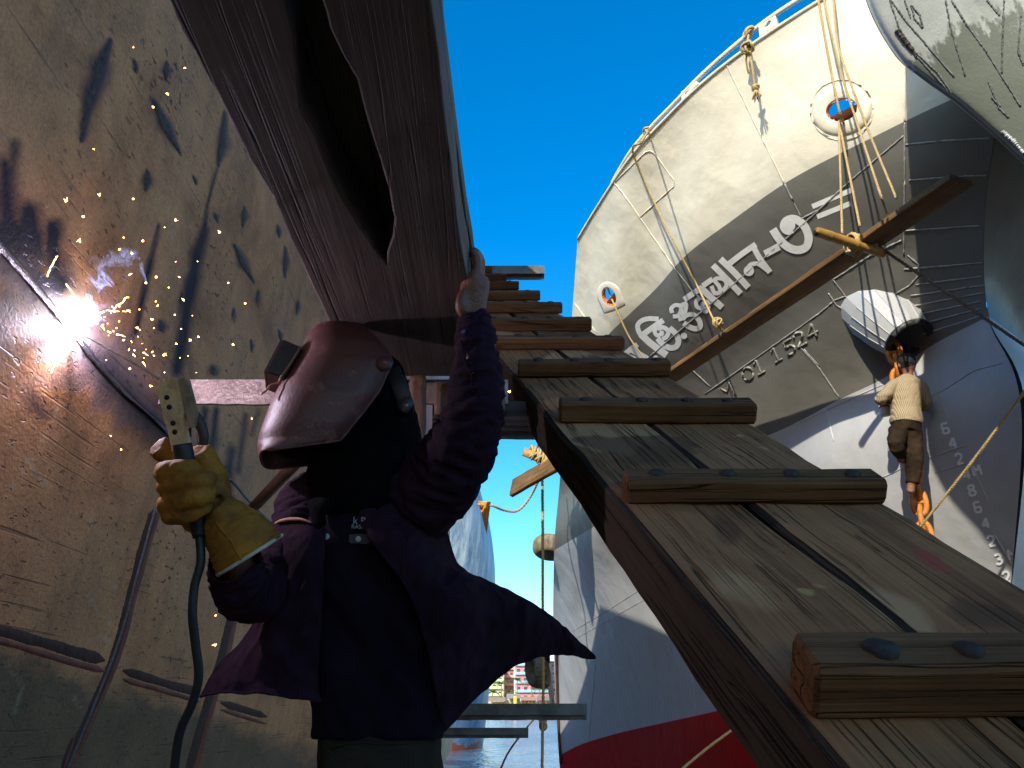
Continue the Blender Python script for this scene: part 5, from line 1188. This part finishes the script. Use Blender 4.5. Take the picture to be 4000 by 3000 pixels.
# ------------------------------------------------------------------ welding helmet
def helmet_mat():
    t = Nt('fibre_helmet'); c = t.co('Object'); n = t.noise(c, 7, 6, 0.6); f = t.noise(t.co('Object', (120, 120, 120)), 1.0, 5, 0.65); d = t.noise(c, 22, 6, 0.7)
    col = t.ramp(n, [(0.3, (0.066, 0.020, 0.021)), (0.7, (0.108, 0.036, 0.034))])
    col = t.mix(t.ramp(d, [(0.56, 0.0), (0.72, 0.6)]), col, (0.30, 0.16, 0.12)); col = t.mix(t.ramp(f, [(0.60, 0.0), (0.75, 0.5)]), col, (0.09, 0.04, 0.035))
    return t.fin(col, t.math('ADD', 0.40, t.math('MULTIPLY', n, 0.2)), 0, t.bump(t.math('ADD', t.math('MULTIPLY', f, 0.6), t.math('MULTIPLY', d, 0.12)), 0.0016), Specular_IOR_Level=0.5)
M_helm = helmet_mat()
HK = 1.83/F; HC = P(1290, 1540, 1.83); psi = R(14)
iR, iU, iV = V((1, 0, 0)), V((0, -SP, CP)), V((0, CP, SP))
wY = V((0, 1, 0)); wZ = V((0, 0, 1)); tps = math.tan(psi)
hf = -iR*math.cos(psi) - wY*math.sin(psi); hl = -wY*math.cos(psi) + iR*math.sin(psi)            # the head is level: its side axis is horizontal
hx = lambda px: (1290-px)*HK/math.cos(psi); hz_ = lambda py: (1540-py)*HK
def HL(x, y, z): return HC + hf*x + hl*y + wZ*z
def lvl(py, y=0.0): return (hz_(py) - 0.389*y)/0.93
def HS(px, py, y): return HL(hx(px)+y*tps, y, lvl(py, y))                                       # a point seen at px,py on the helmet's near side
zk = [lvl(y) for y in (1258, 1268, 1290, 1330, 1380, 1450, 1520, 1553, 1612, 1721, 1765, 1800)]
xf_ = [hx(x) for x in (1335, 1262, 1210, 1184, 1170, 1146, 1116, 1099, 1081, 1058, 1058, 1070)]
edge_px = [(1380, 1262, .03), (1425, 1292, .06), (1524, 1368, .095), (1542, 1400, .105), (1502, 1515, .112), (1453, 1590, .112), (1383, 1688, .105), (1334, 1742, .098), (1250, 1775, .090), (1165, 1795, .080), (1120, 1806, .074)]
zb = [lvl(1256)] + [lvl(q[1], q[2]) for q in edge_px] + [lvl(1800)]; xb_ = [hx(1345)] + [hx(q[0])+q[2]*tps for q in edge_px]; xb_.append(hx(1110))
zo = sorted(range(len(zb)), key=lambda i: -zb[i]); zb = [zb[i] for i in zo]; xb_ = [xb_[i] for i in zo]
wz_k = [lvl(1258), lvl(1266), lvl(1290), lvl(1330), lvl(1390), lvl(1470), lvl(1600), lvl(1700), lvl(1760), lvl(1800)]; ww_k = [0.006, 0.030, 0.062, 0.088, 0.106, 0.114, 0.112, 0.098, 0.084, 0.072]
zs_ = np.r_[lvl(1258), lvl(1258)-0.0015, np.linspace(lvl(1263), lvl(1800), 72)]
G = []
for z in zs_:
    x1 = np.interp(-z, [-q for q in zk], xf_); x0 = np.interp(-z, [-q for q in zb], xb_)
    w = float(np.interp(-z, [-q for q in wz_k], ww_k)); ring = []
    for k in range(61):
        th = math.pi*(k/60-0.5); cth, sth = math.cos(th), math.sin(th)
        ring.append(tuple(HL(x0+(x1-x0)*abs(cth)**0.52, w*math.copysign(abs(sth)**1.0, sth), z)))
    G.append(ring)
G = np.array(G)
hel = grid_mesh('welding_helmet', G, M_helm, man); s_ = hel.modifiers.new('shell', 'SOLIDIFY'); s_.thickness = 0.003; s_.offset = -1
edge = [V(G[i, 0]) for i in range(2, len(G))] + [V(p) for p in G[-1]] + [V(G[i, 60]) for i in range(len(G)-1, 1, -1)]
tube('rim', edge, 0.0034, M_helm, hel, 8)
# lens box: near-side corners A (top front), B (bottom front), E (bottom rear), D (top rear), drawn across the face
M_box = simple('lens_box_black', (0.022, 0.015, 0.016), 0.5, var=0.3, scale=30)
hw = 0.056; Q4 = [(1122, 1342), (1076, 1477), (1140, 1496), (1196, 1368)]
bm = bmesh.new(); nearv = [HS(x, y, hw) for x, y in Q4]; L_ = [[bm.verts.new(p) for p in nearv], [bm.verts.new(p - hl*(2*hw)) for p in nearv]]
bm.faces.new(L_[0]); bm.faces.new(L_[1][::-1])
for k in range(4): bm.faces.new((L_[0][k], L_[0][(k+1) % 4], L_[1][(k+1) % 4], L_[1][k]))
bmesh.ops.bevel(bm, geom=bm.edges[:], offset=0.003, segments=2, affect='EDGES'); lb = bm_obj('lens_box', bm, [M_helm], hel, smooth=False)
A_, B_q = nearv[0], nearv[1]; fn = (B_q-A_).cross(hl).normalized(); fn = fn if fn.dot(hf) > 0 else -fn
fr = lambda t, s, e: A_.lerp(B_q, t) - hl*(hw*(1-s)) + fn*e
bm = bmesh.new(); bm.faces.new([bm.verts.new(fr(t, s, 0.0022)) for t, s in ((0.14, 0.78), (0.86, 0.78), (0.86, -0.78), (0.14, -0.78))])
bm_obj('filter_glass', bm, simple('violet_reflection_glass', (0.38, 0.32, 0.55), 0.15, 0, var=0.1, bump=0.0), lb, smooth=False)  # dark glass given the violet of its reflection as base colour
for t0, t1, s0, s1 in ((0.02, 0.14, -0.95, 0.95), (0.86, 0.98, -0.95, 0.95), (0.14, 0.86, 0.78, 0.95), (0.14, 0.86, -0.95, -0.78)):
    bm = bmesh.new(); q = [fr(t, s, e) for e in (0.0, 0.004) for t, s in ((t0, s0), (t1, s0), (t1, s1), (t0, s1))]; v = [bm.verts.new(p) for p in q]
    bm.faces.new(v[:4]); bm.faces.new(v[4:]); [bm.faces.new((v[k], v[(k+1) % 4], v[4+(k+1) % 4], v[4+k])) for k in range(4)]; bm_obj('lens_frame', bm, M_helm, lb, smooth=False)
bm = bmesh.new(); bm.faces.new([bm.verts.new(HS(x, y, hw+0.002)) for x, y in ((1127, 1350), (1190, 1372), (1138, 1488), (1084, 1472))]); ob = bm_obj('side_plate', bm, M_box, lb, smooth=False); ob.modifiers.new('t', 'SOLIDIFY').thickness = 0.003
tube('spring_clip', [HS(x, y, hw+e) for x, y, e in ((1190, 1366, .004), (1165, 1430, .006), (1136, 1490, .006), (1128, 1512, .005), (1102, 1524, .004), (1092, 1542, .003), (1074, 1560, .002))], 0.0026, simple('clip_wire', (0.25, 0.13, 0.10), 0.4, 0.4), lb, 8, 50)
# pivot knob, head strap
bvh_h = BVHTree.FromPolygons([tuple(p) for p in G.reshape(-1, 3)], [(r*61+c, r*61+c+1, (r+1)*61+c+1, (r+1)*61+c) for r in range(len(G)-1) for c in range(60)])
kd = ray(1500, 1424).normalized(); kp, kn, _, _ = bvh_h.ray_cast(CAM, kd); kn = kn if kn.dot(kd) < 0 else -kn
bm = bmesh.new(); tube_bm(bm, [kp-kn*0.004, kp+kn*0.006, kp+kn*0.011, kp+kn*0.0135], [0.019, 0.0185, 0.012, 0.004], 18); bm_obj('pivot_knob', bm, M_helm, hel)
tube('pivot_bolt', [kp+kn*0.012, kp+kn*0.016], 0.005, simple('red_bolt', (0.30, 0.08, 0.06), 0.4), hel, 10)
bm = bmesh.new(); tube_bm(bm, catmull([P(1530,1440,1.80), P(1560,1510,1.775), P(1580,1570,1.77), P(1588,1620,1.79)], 24), [(0.019, 0.0025)]*24, 10, flat=(1, 0, 0.3)); bm_obj('head_strap', bm, M_black, hel)
bm = bmesh.new(); box_bm(bm, P(1586, 1582, 1.765), (0.026, 0.006, 0.034), Matrix.Rotation(0.5, 3, 'Y')); bmesh.ops.bevel(bm, geom=bm.edges[:], offset=0.002, segments=2, affect='EDGES'); bm_obj('strap_buckle', bm, simple('buckle', (0.12, 0.12, 0.12), 0.3, 0.5), hel)

# ------------------------------------------------------------------ gauntlet, electrode holder
bm = bmesh.new()
g2 = lambda x, y: (500+x/1.659, 1400+y/1.659)
def fing(pts, sub=4): chain_bm(bm, [(*g2(x, y), z, r) for x, y, z, r in pts], 14, sub)
fing([(420,720,1.505,.019), (262,745,1.495,.021), (252,735,1.455,.022), (330,728,1.432,.0215), (400,722,1.436,.0205), (418,716,1.45,.018)])
fing([(440,840,1.51,.020), (275,830,1.50,.021), (268,825,1.458,.0215), (360,812,1.425,.021), (480,790,1.425,.021), (525,780,1.448,.018)])
fing([(450,950,1.515,.021), (285,950,1.50,.022), (275,940,1.46,.0225), (360,915,1.424,.022), (470,890,1.424,.0215), (520,870,1.448,.018)])
fing([(440,1030,1.51,.018), (300,1020,1.50,.018), (290,1010,1.46,.019), (380,1010,1.434,.018), (470,970,1.44,.017), (500,950,1.456,.015)])
fing([(330,700,1.52,.020), (270,640,1.525,.020), (225,600,1.52,.022), (200,570,1.517,.024), (190,562,1.515,.021)])       # forefinger along the lever
fing([(560,900,1.52,.034), (545,780,1.525,.031), (510,680,1.52,.026), (475,610,1.515,.023), (462,585,1.51,.020)])        # thumb
fing([(400,760,1.545,.030), (430,880,1.55,.040), (480,1000,1.545,.046), (560,1010,1.53,.046), (600,1060,1.525,.044)])     # palm and back
fing([(560,960,1.50,.030), (610,1010,1.505,.040), (660,1060,1.51,.044)])
glv = remesh('glove', bm, 0.0042, M_leather, man, 4, lambda p: 0.0035*(abs(mnoise.noise(V((p.x*38, p.y*30, p.z*38))))-0.25)+0.0012*mnoise.noise(V((p.x*110, p.y*110, p.z*110))))
c = [(*g2(575,1005), 1.525, .044), (*g2(640,1075), 1.52, .053), (*g2(715,1160), 1.515, .062), (*g2(775,1255), 1.515, .069), (*g2(788,1276), 1.515, .0695)]
cuffG = sleeve([(*q[:3], q[3]) for q in c], 3, 0.004, 40, 60)
ob = grid_mesh('gauntlet_cuff', cuffG, M_leather, man, closed_u=True); s_ = ob.modifiers.new('t', 'SOLIDIFY'); s_.thickness = 0.003
tube('cuff_binding', [V(p) for p in cuffG[-1]] + [V(cuffG[-1][0])], 0.0038, simple('cream_binding', (0.42, 0.36, 0.26), 0.85), ob, 8)
tube('side_seam', [V(cuffG[i][9]) for i in range(0, 60, 3)], 0.003, M_leather, ob, 6)
# holder
hold = empty('electrode_holder', P(720, 1760, 1.47), 'cream electrode holder with drilled jaws, black grip and trailing black cable, held in the glove', 'electrode holder')
M_jaw = simple('scorched_cream_jaw', (0.56, 0.34, 0.155), 0.5, var=0.22, scale=26, bump=0.003, bscale=120, dirt=(0.13, 0.07, 0.03))
jx = (P(*g2(352, 560), 1.472) - P(*g2(270, 150), 1.472)); jl = jx.length; jx.normalize(); jw = V((1, 0, 0)); jw = (jw-jx*jw.dot(jx)).normalized()
jn = jx.cross(jw); jn = jn if jn.y < 0 else -jn
J0 = P(*g2(262, 150), 1.472)
def jaw(name, outl, z0, z1, mat, par):
    bm = bmesh.new(); v0 = [bm.verts.new(J0+jx*a+jw*b+jn*z0) for a, b in outl]; v1 = [bm.verts.new(J0+jx*a+jw*b+jn*z1) for a, b in outl]; n = len(outl)
    bm.faces.new(v0); bm.faces.new(v1[::-1]); [bm.faces.new((v0[k], v0[(k+1) % n], v1[(k+1) % n], v1[k])) for k in range(n)]
    bmesh.ops.bevel(bm, geom=bm.edges[:], offset=0.0018, segments=2, affect='EDGES'); return bm_obj(name, bm, mat, par, smooth=False)
lower = jaw('lower_jaw', [(0.004,-0.018),(-0.004,-0.010),(-0.004,0.016),(0.006,0.021),(0.066,0.020),(0.078,0.0155),(jl+0.01,0.0165),(jl+0.01,-0.0165),(0.09,-0.0160),(0.07,-0.0185),(0.02,-0.021)], -0.010, 0.010, M_jaw, hold)
jaw('upper_jaw', [(0.0,0.019),(-0.003,0.030),(0.004,0.037),(0.070,0.040),(0.084,0.034),(0.096,0.030),(0.094,0.022)], -0.014, 0.004, simple('burnt_jaw', (0.30, 0.19, 0.11), 0.55, var=0.4, scale=30, dirt=(0.08, 0.045, 0.03)), hold)
for x, y in ((250, 253), (266, 316), (290, 420), (301, 477)):
    o = P(*g2(x, y), 1.4605); bm = bmesh.new(); d = (o-J0); o = J0+jx*d.dot(jx)+jw*d.dot(jw)+jn*0.0102; tube_bm(bm, [o-jn*0.004, o+jn*0.0006], 0.0050, 16); bm_obj('vent_hole', bm, simple('dark_hole', (0.012, 0.009, 0.008), 0.9), lower)
tube('grip', [P(*g2(352, 553), 1.472), P(*g2(366, 640), 1.472), P(*g2(400, 800), 1.475), P(*g2(452, 1100), 1.478), P(*g2(462, 1160), 1.475)], [0.0175, 0.0185, 0.018, 0.017, 0.012], M_black, hold, 18, 24)
tube('lever', [P(*g2(378, 330), 1.482), P(*g2(430, 370), 1.495), P(*g2(470, 430), 1.50), P(*g2(490, 500), 1.50), P(*g2(488, 560), 1.50)], [0.009, 0.011, 0.011, 0.010, 0.009], simple('brown_lever', (0.055, 0.028, 0.022), 0.5), hold, 12, 24)
tube('spring', [P(*g2(392+14*math.cos(k*1.3), 455+k*2.0), 1.486+0.006*math.sin(k*1.3)) for k in range(26)], 0.0022, M_bolt, hold, 6)
arc_p = HPs(272, 1284, 0.005)
tube('electrode_rod', [P(*g2(206, 136), 1.472), P(560, 1440, 1.525), P(430, 1366, 1.64), arc_p + (P(430, 1366, 1.64)-arc_p).normalized()*0.012], [0.0026, 0.0026, 0.0024, 0.0022], simple('electrode_flux', (0.22, 0.19, 0.18), 0.7), hold, 8, 30)
tube('cable', [P(*g2(455, 1120), 1.477), P(*g2(468, 1200), 1.472), P(*g2(470, 1330), 1.46), P(*g2(432, 1470), 1.45), P(752, 2400, 1.44), P(764, 2520, 1.44), P(776, 2640, 1.44), P(752, 2745, 1.44), P(706, 2850, 1.44), P(686, 2960, 1.44), P(676, 3120, 1.45), P(700, 3500, 1.6)], 0.0083, M_black, hold, 14, 140)

# ------------------------------------------------------------------ the arc, sparks and smoke
bm = bmesh.new(); sphere_bm(bm, arc_p, 0.0045, u=20, v=14); 
for k in range(26):
    a = random.uniform(0, 6.28); e = random.uniform(0.012, 0.045)*(2 if k % 9 == 0 else 1); d = (HX*math.cos(a)+HY*math.sin(a)+HN*random.uniform(0.05, 0.9)).normalized()
    tube_bm(bm, [arc_p, arc_p+d*e*0.5, arc_p+d*e], [0.004, 0.0018, 0.0003], 5)
arc_o = tag(bm_obj('welding_arc', bm, emit('arc_light', (1.0, 0.93, 1.0), 160), smooth=True), 'blinding white welding arc burning on the diagonal weld seam', 'welding arc')
al = bpy.data.lights.new('arc_lamp', 'POINT'); al.energy = 8; al.color = (0.82, 0.72, 1.0); al.shadow_soft_size = 0.003
ao = bpy.data.objects.new('arc_lamp', al); COL.objects.link(ao); ao.location = arc_p + HN*0.009
bm = bmesh.new(); rr = random.Random(4)
pts = [(521,185),(723,265),(653,365),(598,418),(365,582),(388,762),(520,777),(258,784),(325,846),(685,860),(310,940),(483,928),(558,941),(515,990),(643,888),(858,907),(466,975),(700,1082),(610,1082),(505,1075),(570,1105),(772,1021),(958,1185),(892,1105),(774,1315),(703,1398),(640,1387),(563,1378),(588,1508),(507,1440),(767,1455),(433,1703),(473,1756),(843,2404),(840,2520),(984,1634),(1990,1530),(683,1230),(752,1233),(595,1247),(536,1280),(495,1213),(446,1218),(415,1407),(558,1415),(562,1398),(570,1365),(555,1342),(690,1343),(910,1344)]
for k in range(50):
    t = abs(rr.gauss(0, 1)); a = rr.uniform(-1.0, 1.0); pts.append((300+t*200+40, 1270+a*t*140-10))
for x, y in pts:
    d = HP(x, y, 0.0); Zh = (d-CAM).y*CP+(d-CAM).z*SP; Z = min(Zh*0.99, rr.uniform(1.45, max(1.5, min(2.0, Zh*0.98)))) if x < 1200 else 1.9
    r = 0.0012*rr.uniform(0.5, 1.5) * (1.3 if y < 1000 else 1)
    o = P(x, y, Z); sphere_bm(bm, o, r, u=8, v=6)
    u = rr.random()
    if u < 0.35 and (x-272)**2+(y-1284)**2 < 360**2:
        dd = (o-arc_p).normalized(); dd.z -= 0.3*rr.random(); tube_bm(bm, [o, o+dd*r*5, o+dd*r*rr.uniform(8, 16)+V((0, 0, -r*2))], [r*0.6, r*0.5, r*0.1], 5)
    elif u < 0.7:
        for q in range(4):
            dd = V((rr.uniform(-1, 1), rr.uniform(-1, 1), rr.uniform(-1, 1))).normalized(); tube_bm(bm, [o, o+dd*r*rr.uniform(2, 3.6)], [r*0.4, r*0.05], 4)
def zig(pts, r):
    w = [P(x, y, 1.69) for x, y in pts]; c = catmull(w, 30); tube_bm(bm, [V(p)+V((rr.uniform(-1, 1), 0, rr.uniform(-1, 1)))*0.0012 for p in c], r, 5)
zig([(440,1215),(455,1195),(480,1180),(490,1165),(503,1160)], 0.0007); zig([(170,1125),(185,1075),(195,1050),(215,1015),(224,1000)], 0.0009); zig([(240,1340),(232,1380),(252,1395),(218,1415),(200,1455)], 0.0007); zig([(330,1200),(290,1150),(258,1110)], 0.0006)
tag(bm_obj('sparks', bm, emit('spark_glow', (1.0, 0.50, 0.13), 14)), 'scatter of tiny orange sparks flying from the arc', 'sparks', None, 'stuff')
bm = bmesh.new(); tube_bm(bm, catmull([P(300,1265,1.73), P(370,1215,1.72), P(430,1160,1.72), P(455,1080,1.73), P(490,1010,1.74), P(510,960,1.76)], 24), list(np.interp(np.linspace(0, 1, 24), [0, .3, .7, 1], [0.012, 0.040, 0.065, 0.012])), 16)
t = Nt('welding_smoke'); c = t.co('Object'); n = t.noise(c, 13, 4, 0.5, 1.2); pv = t.add('ShaderNodeVolumePrincipled', {'Color': (0.55, 0.70, 1.0), 'Density': t.math('MULTIPLY', t.math('MULTIPLY', t.ramp(t.math('ABSOLUTE', t.math('SUBTRACT', n, 0.5)), [(0.0, 1.0), (0.055, 0.0)]), t.ramp(t.noise(c, 11, 3), [(0.50, 0.0), (0.62, 1.0)])), 15.0), 'Anisotropy': 0.2})
t.l.new(pv.outputs[0], t.out.inputs['Volume']); t.l.remove(t.out.inputs['Surface'].links[0])
tag(bm_obj('smoke', bm, t.m), 'thin bluish curl of smoke drifting up from the arc', 'smoke', None, 'stuff')

# ------------------------------------------------------------------ the second worker, standing on the chain
Yp = P(3562, 1900, 7.62).y
def Q(px, py, dy=0.0): r = ray(px, py); return CAM + r*((Yp+dy)/r.y)
def limb(bm, pts, n=14, sub=4):
    w = [Q(*p[:3]) for p in pts]; d = np.arange(len(pts), dtype=float); ts = np.linspace(0, len(pts)-1, (len(pts)-1)*sub+1); c = cr_at(np.array([tuple(p) for p in w]), d, ts)
    tube_bm(bm, [V(p) for p in c], list(np.interp(ts, d, [p[3] for p in pts])), n)
man2 = empty('person', Q(3562, 1925), 'painter in a striped shirt and brown trousers standing on the orange chain, seen from behind', 'person', 'people at work')
M_skin2 = skin_mat('dark_skin', (0.20, 0.085, 0.045))
bm = bmesh.new()
sphere_bm(bm, Q(3542, 1424, 0.03), (0.082, 0.098, 0.112)); limb(bm, [(3545,1440,0.03,.05), (3548,1485,0.0,.055), (3540,1540,0,.10), (3542,1640,0,.10), (3540,1690,0,.10)])
limb(bm, [(3560,1680,0,.085), (3572,1780,-0.02,.062), (3566,1850,0.0,.048), (3561,1895,0.02,.038)]); limb(bm, [(3508,1680,0,.08), (3500,1735,-0.12,.06), (3522,1775,0.02,.045), (3536,1800,0.08,.036)])
limb(bm, [(3560,1893,0.02,.036), (3557,1912,-0.03,.040), (3560,1918,0.08,.034), (3566,1912,0.16,.026)]); limb(bm, [(3530,1796,0.08,.034), (3518,1795,0.0,.036), (3530,1803,0.16,.026)])
limb(bm, [(3500,1495,0,.055), (3470,1530,-0.02,.05), (3437,1558,0.0,.042), (3450,1572,0.12,.034), (3466,1572,0.20,.028)]); limb(bm, [(3585,1495,0,.055), (3610,1540,-0.01,.05), (3622,1575,0.02,.04), (3607,1592,0.12,.034), (3598,1596,0.18,.028)])
for (hx0, hy0) in ((3470, 1570), (3596, 1596)):
    for k in range(4): limb(bm, [(hx0+k*2-3, hy0+k*5-8, 0.20, .012), (hx0+k*2+5, hy0+k*5-9, 0.25, .011), (hx0+k*2+9, hy0+k*5-4, 0.27, .009)], 8, 3)
    limb(bm, [(hx0-4, hy0-8, 0.19, .012), (hx0+2, hy0-16, 0.22, .010), (hx0+8, hy0-15, 0.25, .008)], 8, 3)
for s in (-1, 1): sphere_bm(bm, Q(3542+s*30, 1428, 0.02), (0.014, 0.022, 0.03))
remesh('body', bm, 0.010, M_skin2, man2, 2)
bm = bmesh.new(); sphere_bm(bm, Q(3541, 1416, 0.02), (0.092, 0.104, 0.104), u=20, v=14); remesh('hair', bm, 0.010, simple('black_hair', (0.012, 0.011, 0.012), 0.7, bump=0.01, bscale=120), man2, 2, lambda p: 0.008*mnoise.noise(p*40))
def striped():
    t = Nt('striped_shirt_cloth'); c = t.co('Object'); w = t.add('ShaderNodeTexWave', {'Vector': c, 'Scale': 22, 'Distortion': 0.6, 'Detail': 1}, wave_type='BANDS', bands_direction='X').outputs['Fac']
    n = t.noise(c, 9, 6, 0.6, 0.6); col = t.mix(t.ramp(w, [(0.4, 0.0), (0.6, 1.0)]), (0.42, 0.33, 0.20), (0.24, 0.19, 0.12)); col = t.mix(t.ramp(n, [(0.5, 0.0), (0.75, 0.45)]), col, (0.30, 0.22, 0.11))
    return t.fin(col, 0.85, 0, t.bump(n, 0.02), Specular_IOR_Level=0.1)
bm = bmesh.new()
limb(bm, [(3546,1470,0,.062), (3545,1492,0,.12), (3540,1540,0,.145), (3540,1600,0,.145), (3540,1645,0,.155), (3540,1660,0,.150)], 24)
limb(bm, [(3520,1497,0,.075), (3488,1512,-0.01,.072), (3460,1540,-0.02,.062), (3438,1558,0.0,.056), (3447,1570,0.10,.050)]); limb(bm, [(3565,1497,0,.075), (3595,1512,-0.01,.070), (3612,1545,-0.01,.060), (3622,1575,0.02,.052), (3612,1588,0.09,.046)])
remesh('shirt', bm, 0.010, striped(), man2, 3, lambda p: 0.016*(abs(mnoise.noise(V((p.x*7, p.y*7, p.z*11))))-0.25))
bm = bmesh.new()
limb(bm, [(3540,1640,0,.13), (3538,1690,0,.135)], 20); limb(bm, [(3560,1680,0,.098), (3574,1780,-0.02,.082), (3569,1850,0.0,.070), (3564,1888,0.015,.062)], 18); limb(bm, [(3512,1680,0,.095), (3499,1735,-0.12,.078), (3520,1772,0.0,.062), (3529,1786,0.05,.056)], 18)
remesh('trousers', bm, 0.010, cloth('brown_trousers_cloth', (0.030, 0.020, 0.012), 0.4, 0.006, 0.9, 9), man2, 3, lambda p: 0.016*(abs(mnoise.noise(V((p.x*11, p.y*9, p.z*13))))-0.22))
pot = empty('paint_pot', Q(3457, 1608, 0.22), 'small white paint pot with a red stripe held by the painter on the chain', 'paint pot')
o = Q(3458, 1606, 0.20); bm = bmesh.new(); tube_bm(bm, [o+V((0, 0, -0.05)), o+V((0, 0, -0.045)), o+V((0, 0, 0.06)), o+V((0, 0, 0.065))], [0.045, 0.05, 0.055, 0.052], 20); bm_obj('can', bm, M_white, pot)
bm = bmesh.new(); tube_bm(bm, [o+V((0, 0, 0.035)), o+V((0, 0, 0.05))], 0.0562, 20); bm_obj('stripe', bm, simple('red_stripe', (0.4, 0.03, 0.03)), pot)
tube('handle', [o+V((0.052*math.cos(a), 0, 0.06+0.09*math.sin(a))) for a in np.linspace(0, math.pi, 14)], 0.004, M_bolt, pot, 6)
